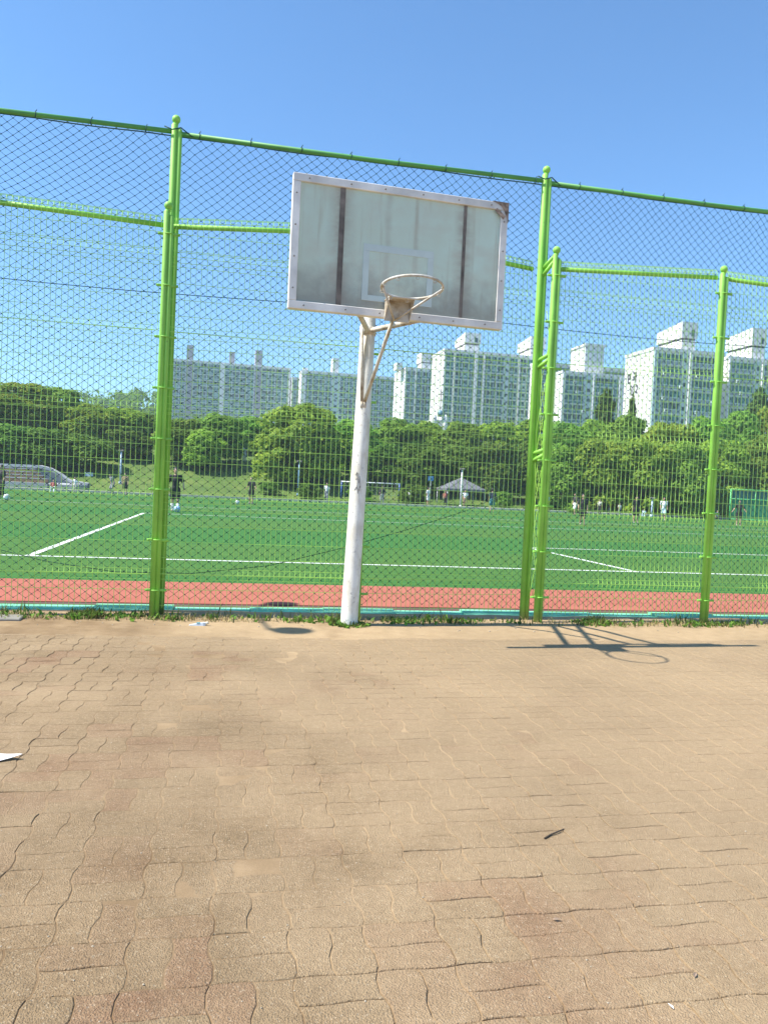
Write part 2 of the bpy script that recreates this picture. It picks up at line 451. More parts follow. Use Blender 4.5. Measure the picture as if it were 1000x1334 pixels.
# field lines, 4 mm above the turf
def strip(name, p, q, wd, z=.004):
    p = np.array(p, float); q = np.array(q, float); d = (q - p) / np.linalg.norm(q - p); n = np.array([-d[1], d[0]]) * wd / 2
    b = MB(); b.add([L(*(p - n), z), L(*(q - n), z), L(*(q + n), z), L(*(p + n), z)], [(0, 1, 2, 3)])
    return tag(b.build(name, M['line']), kind='structure')
VG = 12.97
strip('goal_line', (-48, VG), (66, VG), .12)
strip('penalty_area_line', (-3.07, VG + .062), (-3.07, 29.4), .12)
strip('penalty_area_line', (-3.07, 29.46), (36.2, 29.46), .12)
strip('goal_area_line', (7.42, VG + .062), (7.42, 18.2), .12)
strip('goal_area_line', (7.42, 18.26), (25.7, 18.26), .12)
strip('halfway_line', (-48, 37.5), (66, 37.5), .12)
strip('touch_line', (-48, 59.6), (66, 59.6), .12)
bb = MB()                                                   # pale curb at the far side of the turf
for i in range(57):
    u0 = -48 + i * 2
    bb.box((u0, 0, -.1), (u0 + 1.98, .35, .13), bev=.02)
o = bb.build('far_curb', M['curb_white']); o.location = L(0, V_FAR + .01); o.rotation_euler = (0, 0, R(AL)); tag(o, kind='structure')

def bank_z(x, y):
    u = x * CA + y * SA; v = -x * SA + y * CA
    t = np.clip((v - 63.5) / 25.0, 0, 1); t = t * t * (3 - 2 * t)
    t2 = np.clip((v - 62.5) / 6.0, 0, 1)
    side = 1 - .35 * np.clip((u - 12) / 16.0, 0, 1)
    return -.04 + 4.3 * t * side + .18 * t2 * vnoise(x, y, 5, 3)
us = np.concatenate([np.linspace(-60, 80, 141)]); vs_ = np.concatenate([np.linspace(61.35, 95, 60), np.linspace(100, 480, 20)])
us = np.concatenate([[-500, -250, -120], us, [140, 260, 500]])
UU, VV = np.meshgrid(us, vs_)
X = UU * CA - VV * SA; Y = UU * SA + VV * CA
V = np.stack([X, Y, bank_z(X, Y)], -1).reshape(-1, 3); nc = len(us)
I = (np.arange(len(vs_) - 1)[:, None] * nc + np.arange(nc - 1)[None, :]).ravel()
F = np.stack([I, I + 1, I + nc + 1, I + nc], 1)
tag(obj('grass_bank', np_mesh('grass_bank', V, F, M['grass'], True)), kind='structure')

# ------------------------------------------------------------------ paved yard
U_ = .1125                                                  # half a paver
def dust_amt(u, v):
    d = .55 * vnoise(u, v, 1.3, 5) + .3 * vnoise(u, v, .5, 6) + .15 * vnoise(u, v, .17, 8)
    return d + .035 * u + .03 * (v - 4)
def sand_z(u, v):
    d = dust_amt(u, v)
    t_ = np.clip((d - .33) / .36, 0, 1); z = -.0046 + .0031 * t_ * t_ * (3 - 2 * t_)
    e = np.clip((v - 6.55) / .45, 0, 1)
    z = z * (1 - e) + e * (.006 + .012 * vnoise(u, v, .35, 9))
    z = z + .020 * np.clip((v - 7.50) / .26, 0, 1) * (.3 + .9 * vnoise(u, v, .5, 77))
    return np.clip(z, -.0075, .06)
us = np.arange(-7.5, 9.01, .055); vs_ = np.concatenate([np.arange(-1.5, 1.0, .4), np.arange(1.0, 7.781, .055), [7.781]])
UU, VV = np.meshgrid(us, vs_)
Z = sand_z(UU, VV) + .0009 * (vnoise(UU, VV, .14, 11) - .5)
V = np.stack([UU * CA - VV * SA, UU * SA + VV * CA, Z], -1).reshape(-1, 3); nc = len(us)
I = (np.arange(len(vs_) - 1)[:, None] * nc + np.arange(nc - 1)[None, :]).ravel()
F = np.stack([I, I + 1, I + nc + 1, I + nc], 1)
paving = obj('paved_yard', np_mesh('paved_yard', V, F, M['sand'], True)); tag(paving, kind='structure')
b = MB(); b.box((-60, -60, -.3), (60, -1.5, -.02)); b.box((-60, -1.5, -.3), (-7.5, 7.78, -.02)); b.box((9.0, -1.5, -.3), (60, 7.78, -.02))
o = b.build('yard_surround', M['sand']); o.rotation_euler = (0, 0, R(AL)); tag(o, kind='structure')

AMP = .0085
def edge_pts(i, j, horiz):                                  # wavy edge shared by the two pavers that meet at it
    s = 1 if (i + j) % 2 == 0 else -1
    pts = []
    for t, q in ((0, 0), (.2, 1), (.72, 1)):
        pts.append(((i + t) * U_, j * U_ + s * q * AMP * .38) if horiz else (i * U_ + s * q * AMP, (j + t) * U_))
    return pts
def paver_outline(i, j, a, c):                              # a units wide, c units deep
    P = []
    for k in range(a): P += edge_pts(i + k, j, True)
    for k in range(c): P += edge_pts(i + a, j + k, False)
    for k in range(a - 1, -1, -1): P += (edge_pts(i + k, j + c, True) + [((i + k + 1) * U_, (j + c) * U_)])[::-1][:3]
    for k in range(c - 1, -1, -1): P += (edge_pts(i, j + k, False) + [(i * U_, (j + k + 1) * U_)])[::-1][:3]
    cx, cy = (i + a / 2) * U_, (j + c / 2) * U_
    return np.array([(x - cx, y - cy) for x, y in P]), cx, cy
def paver_geo(P, a, c, gap):
    Wd, Hd = a * U_, c * U_
    def sh(g): return P * np.array([(Wd - 2 * g) / Wd, (Hd - 2 * g) / Hd])
    n = len(P)
    A = np.c_[sh(gap + .0026), np.zeros(n)]; B = np.c_[sh(gap + .0005), np.full(n, -.0022)]; C_ = np.c_[sh(gap), np.full(n, -.022)]
    Vt = np.r_[A, B, C_]
    fs = [tuple(range(n))]
    for k in range(2):
        for q in range(n): fs.append((k * n + q, (k + 1) * n + q, (k + 1) * n + (q + 1) % n, k * n + (q + 1) % n))
    return Vt, fs
cells = []
for I0 in range(-70, 90, 2):
    for J0 in range(8, 61, 2):
        if ((I0 // 2) + (J0 // 2)) % 2 == 0: cells += [(I0, J0, 1, 2), (I0 + 1, J0, 1, 2)]
        else: cells += [(I0, J0, 2, 1), (I0, J0 + 1, 2, 1)]
cand = []
for (i, j, a, c) in cells:
    cu, cv = (i + a / 2) * U_, (j + c / 2) * U_
    if cv > 6.93 + .08 * math.sin(cu * 3): continue
    p = L(cu, cv)
    if p[1] < .9: continue
    px, py = proj(p)
    if px < -420 or px > 1420: continue
    inn = -30 < px < 1030 and py < 1365
    cand.append((0 if inn else 1, p[1], i, j, a, c, px))
cand.sort()
meshes = {}
rest_v, rest_f, rest_t = [], [], []; nrest = 0
for k, (inn, D, i, j, a, c, px) in enumerate(cand):
    cu, cv = (i + a / 2) * U_, (j + c / 2) * U_
    par = (i + j) % 2
    red = vnoise(cu, cv, .55, 21) * .75 + vnoise(cu, cv, .2, 22) * .35 + .035 * cu + .02 * cv
    rr = random.random()
    tone = 0.12 * rr if red + .25 * (rr - .5) < .50 else (.38 + .3 * rr)
    if cv > 6.05 and cu < .6: tone = .75 + .25 * rr
    bin_ = min(11, int(tone * 12))
    q_ = 1.15 - .16 * np.clip(cu + 1.2, 0, 4); dz = random.gauss(0, .0008) * q_; tx, ty = random.gauss(0, .0045) * q_, random.gauss(0, .0045) * q_; tz = random.gauss(0, .006)
    if k < 300:
        key = (par, a, c, bin_)
        if key not in meshes:
            P, _, _ = paver_outline(i, j, a, c)
            Vt, fs = paver_geo(P, a, c, .0011)
            me = bpy.data.meshes.new('paver'); me.from_pydata(Vt.tolist(), [], fs); me.materials.append(M['paver'])
            at_ = me.attributes.new('tone', 'FLOAT', 'FACE'); at_.data.foreach_set('value', np.full(len(fs), (bin_ + .5) / 12, np.float32))
            me.update(); meshes[key] = me
        o = bpy.data.objects.new('paver', meshes[key]); o.location = L(cu, cv, dz); o.rotation_euler = (tx, ty, R(AL) + tz)
        link(o, paving)
    else:
        P, _, _ = paver_outline(i, j, a, c)
        Vt, fs = paver_geo(P, a, c, .0011)
        rm = Matrix.Rotation(R(AL) + tz, 3, 'Z') @ Matrix.Rotation(ty, 3, 'Y') @ Matrix.Rotation(tx, 3, 'X')
        Vt = Vt @ np.array(rm).T + L(cu, cv, dz)
        rest_v.append(Vt); rest_f += [tuple(q + nrest for q in f) for f in fs]; rest_t += [tone] * len(fs); nrest += len(Vt)
me = bpy.data.meshes.new('far_pavers'); me.from_pydata(np.concatenate(rest_v).tolist(), [], rest_f); me.materials.append(M['paver'])
at_ = me.attributes.new('tone', 'FLOAT', 'FACE'); at_.data.foreach_set('value', np.array(rest_t, np.float32)); me.update()
tag(obj('far_pavers', me, paving), kind='stuff')
# grey kerb stones lying at the left end of the weed strip
for i, (u, l) in enumerate(((-4.2, .9), (-3.28, .95), (-2.31, .55))):
    b = MB(); b.box((0, 0, -.05), (l, .2, .022 + .006 * i), bev=.008)
    o = b.build('kerb_stone', M['concrete'], paving); o.location = L(u, 7.13 + .03 * i); o.rotation_euler = (R(2), 0, R(AL + 1.5))

# ------------------------------------------------------------------ welded mesh fence (front) and net fence (behind)
PIT = 1.925; U0 = -.673
pu = [U0 + PIT * k for k in range(-1, 5)]
mesh_fence = thing('mesh_fence', 'bright green welded wire fence with ball-topped posts, standing in front of the taller net', 'fence', L(0, V_FENCE), R(AL))
def post_mesh(h, r1, r2, off):
    b = MB()
    b.tube([(0, 0, -.1), (0, 0, h), (0, 0, h + .018)], [r1, r1, r1 * .6], 14)
    b.tube([(off, -.004, -.1), (off, -.004, h - .045), (off, -.004, h - .03)], [r2, r2, r2 * .6], 12)
    return b.mesh('post', M['green'])
short_me = post_mesh(3.80, .029, .022, .044)
tall_me = post_mesh(4.66, .031, .024, .048)
b = MB(); b.ball((0, 0, 0), .040, 14, 10); b.tube([(0, 0, -.05), (0, 0, -.03)], .022, 10); cap_me = b.mesh('ball_cap', M['green'])
b = MB()
for sx in (-1, 1):
    b.box((sx * .055 + .026 - .045, -.012, -.011), (sx * .055 + .026 + .045, .012, .011), bev=.003)
    b.tube([(sx * .085 + .026, -.02, 0), (sx * .085 + .026, .02, 0)], .007, 6)
b.tube([(-.010, -.037, 0), (.022, -.035, 0), (.056, -.030, 0)], .0065, 6)
clamp_me = b.mesh('clamp', M['green'])
def make_post(parent, me, u, v, h, nclamp=8, capz=None, base=.02):
    o = obj('post', me, parent, (u, v, 0), 0)
    obj('ball_cap', cap_me, o, (.012, 0, (h if capz is None else capz) + .055))
    for k in range(nclamp): obj('clamp', clamp_me, o, (0, 0, .27 + .475 * k))
    return o
for u in pu: make_post(mesh_fence, short_me, u, 0, 3.80)
# rails: (u0, v0, z0, u1, v1, z1)
RT_U = U0 + PIT * 1
tall_u = [-4.40, -.645, 3.08, 6.82]
rails = [(pu[0], 0, 3.745, pu[1], 0, 3.69), (pu[1], .02, 3.69, pu[2], 0, 3.82), (pu[2], 0, 3.82, tall_u[2] - .03, .15, 3.70),
         (pu[3], 0, 3.68, pu[4], 0, 3.775), (pu[4], 0, 3.775, pu[5], 0, 3.72)]
def lerp(a, b, t): return a + (b - a) * t
for (u0, v0, z0, u1, v1, z1) in rails:
    bh = MB(); bh.tube([(u0 + .03, v0 + .052, z0), (u1 - .03, v1 + .052, z1)], .024, 10); bh.build('top_rail', M['green'], mesh_fence)
    VV_, FF_ = MB(), None
    n = int(round((abs(u1 - u0) - .14) / .05)); span = (u0 + .085, u1 - .05)
    folds = (.42, 1.15, 1.98, 2.7, 3.4)
    def front(z):                                           # wires bulge out in V folds
        f = 0
        for zz in folds: f = max(f, .017 * max(0, 1 - abs(z - zz) / .05))
        return f
    for k in range(n + 1):
        t = (span[0] - u0 + (span[1] - span[0]) * k / n) / (u1 - u0)
        u = lerp(u0, u1, t); vv = lerp(v0, v1, t) + .02; zt = lerp(z0, z1, t)
        j = random.gauss(0, .0012)
        zs = [.09]
        for zz in folds:
            if zz < zt - .1: zs += [zz - .05, zz, zz + .05]
        pts = [(u + j + .002 * math.sin(z * 2 + k), vv - front(z), z) for z in zs] + [(u + j, vv, zt + .03), (u + j, vv + .02, zt + .075), (u + j, vv + .05, zt + .075), (u + j, vv + .066, zt + .02)]
        VV_.tube(pts, .0030, 4, caps=False, smooth=False)
    hz = []
    z = .12
    while z < 3.62:
        hz.append(z); z += .152
    for zz in folds: hz += [zz - .05, zz, zz + .05]
    for z in hz:
        VV_.tube([(lerp(u0, u1, .02) + .02, v0 + .017 - front(z), z * 1.0), (lerp(u0, u1, .5), lerp(v0, v1, .5) + .017 - front(z), z + random.gauss(0, .002)), (lerp(u0, u1, .98) - .02, v1 + .017 - front(z), z)],   .0028, 4, caps=False, smooth=False)
    for dv, dz in ((.0, .03), (.02, .078), (.05, .078)):
        VV_.tube([(u0 + .06, v0 + .02 + dv, z0 + dz), (u1 - .05, v1 + .02 + dv, z1 + dz)],   .0028, 4, caps=False, smooth=False)
    tag(VV_.build('wire_panel', M['wire'], mesh_fence), kind='stuff')
for z0, z1 in ((3.70, 3.78), (2.74, 2.78), (1.77, 1.80)):   # short rungs that tie the step in the fence together
    for dz in (0, .075):
        b = MB(); b.tube([(tall_u[2] + .03, .13, z0 - dz), (pu[3] - .02, .0, z1 - dz * .7)], .021, 8); b.build('rung', M['green'], mesh_fence)

net_fence = thing('net_fence', 'tall green steel frame hung with dark knotted ball netting, behind the wire fence', 'fence', L(0, V_NET), R(AL))
for u in tall_u: make_post(net_fence, tall_me, u, -.045, 4.66, nclamp=0)
for a_, c_ in zip(tall_u[:-1], tall_u[1:]):
    b = MB(); b.tube([(a_ + .03, -.045, 4.585), ((a_ + c_) / 2, -.045, 4.58), (c_ - .03, -.045, 4.60)], .022, 10); b.build('top_rail', M['green_dark'], net_fence)
# netting: sagging diamond lattice with knots
CW, CH = .105, .080
nu_, nz_ = int((6.82 + 4.4) / CW) + 1, int(4.62 / (CH / 2))
ii, kk = np.meshgrid(np.arange(nu_), np.arange(nz_))
U = -4.4 + (ii + .5 * (kk % 2)) * CW * (1 - .06 * np.clip((ii / nu_ - .5) * 2, -1, 1))
Zn = 4.585 - kk * CH / 2 * (1 + .05 * np.clip((ii / nu_ - .45) * 2, 0, 1))
near_top = np.exp(-kk / 5.0)
U = U + .05 * (vnoise(U, Zn, .9, 31) - .5) + .02 * (vnoise(U, Zn, .25, 32) - .5)
Zn = Zn + .09 * (vnoise(U, Zn, 1.2, 33) - .5) * (1 - near_top) + .016 * (vnoise(U, Zn, .2, 34) - .5) - .03 * np.abs(np.sin(U * math.pi / .47)) * near_top + .03 * near_top
Vn = .02 + .10 * (vnoise(U, Zn, .8, 35) - .5) * (1 - near_top) - .03 * near_top
N3 = np.stack([U, Vn, Zn], -1)
E0, E1 = [], []
for k in range(nz_ - 1):
    i = np.arange(nu_)
    if k % 2 == 0:
        prs = [(i, i), (i[1:], i[1:] - 1)]
    else:
        prs = [(i, i), (i[:-1], i[:-1] + 1)]
    for a_, c_ in prs:
        E0.append(N3[k][a_]); E1.append(N3[k + 1][c_])
E0 = np.concatenate(E0); E1 = np.concatenate(E1)
ok = (E0[:, 2] > .12) & (E1[:, 2] > .12)
E0, E1 = E0[ok], E1[ok]
d = E1 - E0; d /= np.linalg.norm(d, axis=1)[:, None]
s1 = np.cross(d, np.array([0, 1.0, 0])); s1 /= np.linalg.norm(s1, axis=1)[:, None]; s2 = np.cross(d, s1)
rt = .0021; ring = []
for an in (0, 2.094, 4.189):
    ring.append((math.cos(an) * s1 + math.sin(an) * s2) * rt)
Vt = np.stack([E0 + r for r in ring] + [E1 + r for r in ring], 1).reshape(-1, 3)
base = np.arange(len(E0))[:, None] * 6
F = np.concatenate([base + np.array([[j, (j + 1) % 3, 3 + (j + 1) % 3, 3 + j]]) for j in range(3)])
K = N3.reshape(-1, 3); K = K[K[:, 2] > .12]
oc = np.array([(1, 0, 0), (-1, 0, 0), (0, 1, 0), (0, -1, 0), (0, 0, 1), (0, 0, -1)]) * .0076
Vk = (K[:, None] + oc[None]).reshape(-1, 3)
kb = np.arange(len(K))[:, None] * 6 + len(Vt)
tri = [(0, 2, 4), (2, 1, 4), (1, 3, 4), (3, 0, 4), (2, 0, 5), (1, 2, 5), (3, 1, 5), (0, 3, 5)]
Fk = np.concatenate([kb + np.array([[a_, b_, c_, c_]]) for a_, b_, c_ in tri])
me = bpy.data.meshes.new('netting')
allV = np.concatenate([Vt, Vk])
me.from_pydata(allV.tolist(), [], [tuple(f) for f in F.tolist()] + [tuple(f[:3]) for f in Fk.tolist()])
me.materials.append(M['net']); me.update()
tag(obj('netting', me, net_fence), kind='stuff')
def netplane(px, py):                                        # a photo point on the net plane, in the fence's own frame
    d = ray(px, py); nrm = np.array([-SA, CA, 0]); t = (V_NET + .03) / (d @ nrm)
    p = np.array([0, 0, CAM_H]) + d * t
    return (p[0] * CA + p[1] * SA, .03, p[2])
b = MB(); b.tube([(-4.4, .02, 3.08)] + [(u, .02, 3.11 + .02 * math.sin(u * 1.1)) for u in np.linspace(-4, 6.4, 15)] + [(6.82, .02, 3.15)], .0038, 5); b.build('border_rope', M['net'], net_fence)
pts = [netplane(*q) for q in ((-60, 695), (0, 716), (60, 731), (150, 745), (250, 747), (350, 737), (450, 713), (530, 690), (605, 666))]
b = MB(); b.tube(pts + [(3.03, .0, 1.42)], .0036, 5); b.build('border_rope', M['net'], net_fence)
b = MB(); b.tube([(u, .0 + .008 * math.sin(u * 3), 4.580 - .006 * abs(math.sin(u * 3.3))) for u in np.linspace(-4.38, 6.8, 90)], .006, 5); b.build('border_rope', M['net'], net_fence)
tie_me = MB(); tie_me.tube([(.0, .026 * math.cos(t), .026 * math.sin(t)) for t in np.linspace(0, 2 * math.pi, 9)[:-1]], .0045, 5, closed=True); tie_me.tube([(0, 0, .024), (.012, -.01, .046)], .004, 5); tie_me = tie_me.mesh('rail_tie', M['net'])
for k in range(23):
    u = -4.3 + k * .485
    if min(abs(u - t) for t in tall_u) < .08: continue
    obj('rail_tie', tie_me, net_fence, (u, -.045, 4.587), .2 * (k % 3))
for u in tall_u[1:3]:                                         # loose ends lashed at the posts
    b = MB(); b.tube([(u - .09, -.07, 4.63), (u - .02, -.09, 4.60), (u + .06, -.08, 4.63), (u + .16, -.06, 4.57), (u + .21, -.05, 4.585)], .006, 6); b.build('lashing', M['net'], net_fence)
u = tall_u[2]
for k in range(6):
    pts = [(u + .07 + .035 * math.sin(z * 5 + k * 1.3) + .02 * k / 6, -.06 - .012 * k, z) for z in np.linspace(.25, 2.0 + .25 * k, 22)]
    b = MB(); b.tube(pts, .003, 4); b.build('loose_wire', M['wire'], net_fence)

# ------------------------------------------------------------------ basketball hoop
BTH = 14.5; BC = np.array([.04, 6.3, 3.23]); BW, BH = 1.8, 1.05
PB = np.array([-.285, 7.30, 0.0])
hoop = thing('basketball_hoop', 'weathered white basketball hoop on a leaning white pole in front of the green fence', 'basketball hoop', PB)
def brd(x, y, z):                                            # board frame -> hoop frame; y < 0 is the side that faces us
    c, s = math.cos(R(BTH)), math.sin(R(BTH))
    return np.array([x * c - y * s, x * s + y * c, z]) + BC - PB
b = MB(); b.tube([(0, 0, -.1), (.0, 0, .0), (.035, -.01, 1.6), (.06, -.02, 3.2), (.065, -.02, 3.22)], [.083, .083, .076, .068, .05], 22)
pole = b.build('pole', M['white'], hoop)
b = MB(); b.tube([(0, 0, -.02), (0, 0, .012)], [.11, .10], 20); b.build('base_collar', M['white'], hoop)
def pole_at(z): return np.array([.035 * min(z, 1.6) / 1.6 + max(0, z - 1.6) * .0156, -.006 * z, z])
arms = []
for z in (2.80, 3.16):
    for sx in (-1, 1):
        b = MB(); p = pole_at(z); q = brd(sx * .33, .085, z - BC[2] - .02)
        b.tube([p, q], .024, 8); b.build('arm', M['rusty'], hoop)
for sx, q in ((-1, brd(-.16, .14, 2.86 - 3.23)), (1, brd(.02, .45, 2.80 - 3.23))):
    p = pole_at(2.13) + np.array([.0, -.065, 0])
    if sx < 0: q = pole_at(2.83) + np.array([-.055, -.10, 0])
    else: q = brd(.06, .32, 2.84 - 3.23)
    b = MB(); b.tube([p + np.array([sx * .012, 0, 0]), q], .0165, 8); b.tube([p + np.array([sx * .012, 0, -.055]), p + np.array([sx * .012, 0, 0])], .017, 8)
    b.build('brace', M['rusty'], hoop)
b = MB(); b.tube([pole_at(2.76), pole_at(2.84)], .078, 20); b.build('clamp_band', M['rusty'], hoop)
# the scribble on the pole (illegible strokes scratched in dark marker)
def on_pole(an, z, r=.0785): 
    c = pole_at(z); return c + np.array([math.sin(an) * r, -math.cos(an) * r, 0])
for st in ([(-.35, 1.44), (-.2, 1.47), (-.15, 1.42), (.0, 1.40)], [(-.3, 1.40), (.15, 1.43), (.1, 1.37)], [(-.05, 1.46), (-.1, 1.33), (.05, 1.27)], [(-.4, 1.30), (-.2, 1.33), (.15, 1.30), (.3, 1.34)], [(.15, 1.42), (.2, 1.29)]):
    b = MB(); b.tube([on_pole(a_, z) for a_, z in st], .0032, 4); b.build('scribble', M['bolt'], hoop)

board = bpy.data.objects.new('backboard', None); board.location = BC - PB; board.rotation_euler = (0, 0, R(BTH)); link(board, hoop)
hw, hh = BW / 2, BH / 2
b = MB(); b.box((-hw + .05, -.012, -hh + .05), (hw - .05, .012, hh - .05)); b.build('panel', M['panel'], board)
fw = .062
for nm, a_, c_ in (('frame_rail', (-hw, -.03, hh - fw), (hw, .03, hh)), ('frame_rail', (-hw, -.03, -hh), (hw, .03, -hh + fw)),
                   ('frame_stile', (-hw, -.0295, -hh + fw + .001), (-hw + fw, .0295, hh - fw - .001)), ('frame_stile', (hw - fw, -.0295, -hh + fw + .001), (hw, .0295, hh - fw - .001))):
    b = MB(); b.box(a_, c_, bev=.004); b.build(nm, M['alu'], board)
for x, wd in ((-.50, .042), (.53, .026)):                    # brown stained steel strips, front, and channel behind
    b = MB(); b.box((x - wd / 2, -.0165, -hh + fw + .002), (x + wd / 2, -.0125, hh - fw - .002)); b.build('support_strip', M['strip'], board)
    b = MB(); b.box((x - .03, .0305, -hh + .01), (x + .03, .075, hh - .01), bev=.004); b.build('back_channel', M['rusty'], board)
for z in (-.36, .30):
    b = MB(); b.box((-.62, .0765, z - .025), (.62, .115, z + .025), bev=.004); b.build('back_bar', M['rusty'], board)
tw, th_, tz0 = .59, .45, -.40
for nm, a_, c_ in (('target_line', (-tw / 2, 0, tz0 + th_ - .055), (tw / 2, 0, tz0 + th_)), ('target_line', (-tw / 2, 0, tz0), (-tw / 2 + .05, 0, tz0 + th_ - .0555)),
                   ('target_line', (tw / 2 - .05, 0, tz0), (tw / 2, 0, tz0 + th_ - .0555)), ('target_line', (-tw / 2 + .0505, 0, tz0), (tw / 2 - .0505, 0, tz0 + .045))):
    b = MB(); b.box((a_[0] - .02, -.0155, a_[2]), (c_[0] - .02, -.0122, c_[2])); b.build(nm, M['target'], board)
bolt_me = MB(); bolt_me.tube([(0, -.004, 0), (0, .002, 0)], .0065, 8); bolt_me = bolt_me.mesh('bolt', M['bolt'])
for k in range(6):
    for z in (hh - .031, -hh + .031): obj('bolt', bolt_me, board, (-hw + .14 + k * (BW - .28) / 5 + random.gauss(0, .01), -.031, z))
for k in range(4):
    for x in (-hw + .031, hw - .031): obj('bolt', bolt_me, board, (x, -.0305, -hh + .16 + k * .245))
b = MB()                                                       # torn, rusted top corner
b.add([(hw - .14, -.0325, hh + .004), (hw + .004, -.0325, hh + .004), (hw + .004, -.0325, hh - .16), (hw - .016, -.0325, hh - .11), (hw - .04, -.0335, hh - .062), (hw - .068, -.0335, hh - .030),
       (hw - .14, .01, hh + .004), (hw + .004, .01, hh + .004), (hw + .004, .01, hh - .16)], [(0, 5, 4, 3, 2, 1), (0, 1, 7, 6), (1, 2, 8, 7)])
b.build('rusted_corner', M['rust'], board)
b = MB(); b.box((.0, 0, 0), (.10, .003, .03)); o = b.build('torn_flap', M['rust'], board); o.location = (hw - .12, -.036, hh - .075); o.rotation_euler = (0, R(38), 0)
# rim assembly
rim = bpy.data.objects.new('rim', None); link(rim, hoop)
RX, RZ, RD = -.005, -.39, .40
bp = lambda x, y, z: brd(x, y, z)
b = MB(); rr = .235
b.tube([bp(RX + rr * math.cos(t), -RD + rr * math.sin(t), RZ - .125 * rr * math.sin(t) + .03) for t in np.linspace(0, 2 * math.pi, 41)[:-1]], .0098, 10, closed=True)
b.build('ring', M['rusty'], rim)
b = MB(); b.box((-.11, -.165, -.004), (.11, 0, .004)); b.box((-.10, -.012, -.16), (.10, 0, -.004)); 
o = b.build('bracket', M['rusty'], rim); o.location = bp(RX - .015, -.032, RZ + .0); o.rotation_euler = (0, 0, R(BTH))
b = MB()
b.add([(.101, 0, 0), (.101, -.155, 0), (.101, 0, -.155), (.105, 0, 0), (.105, -.155, 0), (.105, 0, -.155)], [(0, 2, 1), (3, 4, 5), (0, 1, 4, 3), (1, 2, 5, 4)])
b.add([(-.101, 0, 0), (-.101, -.155, 0), (-.101, 0, -.155), (-.105, 0, 0), (-.105, -.155, 0), (-.105, 0, -.155)], [(0, 1, 2), (3, 5, 4), (0, 3, 4, 1), (1, 4, 5, 2)])
o = b.build('gusset', M['rusty'], rim); o.location = bp(RX - .015, -.033, RZ - .002); o.rotation_euler = (0, 0, R(BTH))
for sx in (-1, 1):
    b = MB(); b.tube([bp(RX - .04, -.05, RZ - .155), bp(RX + sx * rr * .97, -RD + (-.02 if sx > 0 else .02), RZ + .03)], .0085, 8); b.build('stay_rod', M['rusty'], rim)
for k in range(10):
    t = 2 * math.pi * k / 10 + .2
    b = MB(); c0 = bp(RX + rr * math.cos(t), -RD + rr * math.sin(t), RZ - .125 * rr * math.sin(t) + .03 - .018)
    b.tube([c0 + np.array([.012 * math.cos(a_), 0, .012 * math.sin(a_)]) for a_ in np.linspace(0, 2 * math.pi, 8)[:-1]], .0028, 5, closed=True); b.build('net_hook', M['rusty'], rim)

# ------------------------------------------------------------------ apartment blocks
M['wall'] = simple('white_render', (.74, .73, .71), .85, .05, .25)
M['wall_b'] = simple('pale_blue_render', (.46, .57, .57), .85, .06, .25)
M['wall_g'] = simple('grey_mauve_render', (.30, .29, .33), .85, .10, .25)
M['slab'] = simple('white_slab_edge', (.56, .63, .61), .8, .05, .5)
M['spand'] = simple('lilac_grey_panel', (.24, .31, .34), .7, .18, .35)
M['frame'] = simple('window_frame_white', (.56, .68, .63), .5, .05, 2)
M['dark_gap'] = simple('dark_groove', (.10, .10, .11), .9, .1)
def glass(name, c, r=.12):
    g = NG(name); f = g.noise(g.pos(), .45, 3)
    c = np.array(c); g.col(g.ramp(f, [(.35, tuple(c * .6)), (.65, tuple(c * 1.4))])); g.set(Roughness=r); g.b.inputs['Specular IOR Level'].default_value = .3; return g.mat
GL = [glass('teal_glass', (.030, .155, .135)), glass('dark_glass', (.014, .075, .07)), glass('curtained_glass', (.15, .31, .27), .3)]
M['letter'] = simple('dark_letter_paint', (.06, .06, .07), .7, .1)
ctr = [0]
M['spand_t'] = simple('teal_grey_panel', (.075, .23, .215), .6, .18, .35)
def window_mesh(wd, fh, g, npane, bal, sp):
    b = MB()
    zs = bal * fh
    b.box((0, -.10, .14), (wd, 0, zs), 2)
    b.box((0, -.40, -.09), (wd, 0, .10), 0)
    b.box((0, -.06, zs), (wd, -.02, fh - .12), 1)
    b.box((0, -.13, zs - .04), (wd, -.05, zs + .10), 3)
    b.box((0, -.13, fh - .26), (wd, -.05, fh - .12), 3)
    for k in range(npane + 1):
        x = (wd - .09) * k / npane
        b.box((x, -.125, zs + .10), (x + .09, -.055, fh - .26), 3)
    return b.mesh('window', [M['slab'], g, M[sp], M['frame']])
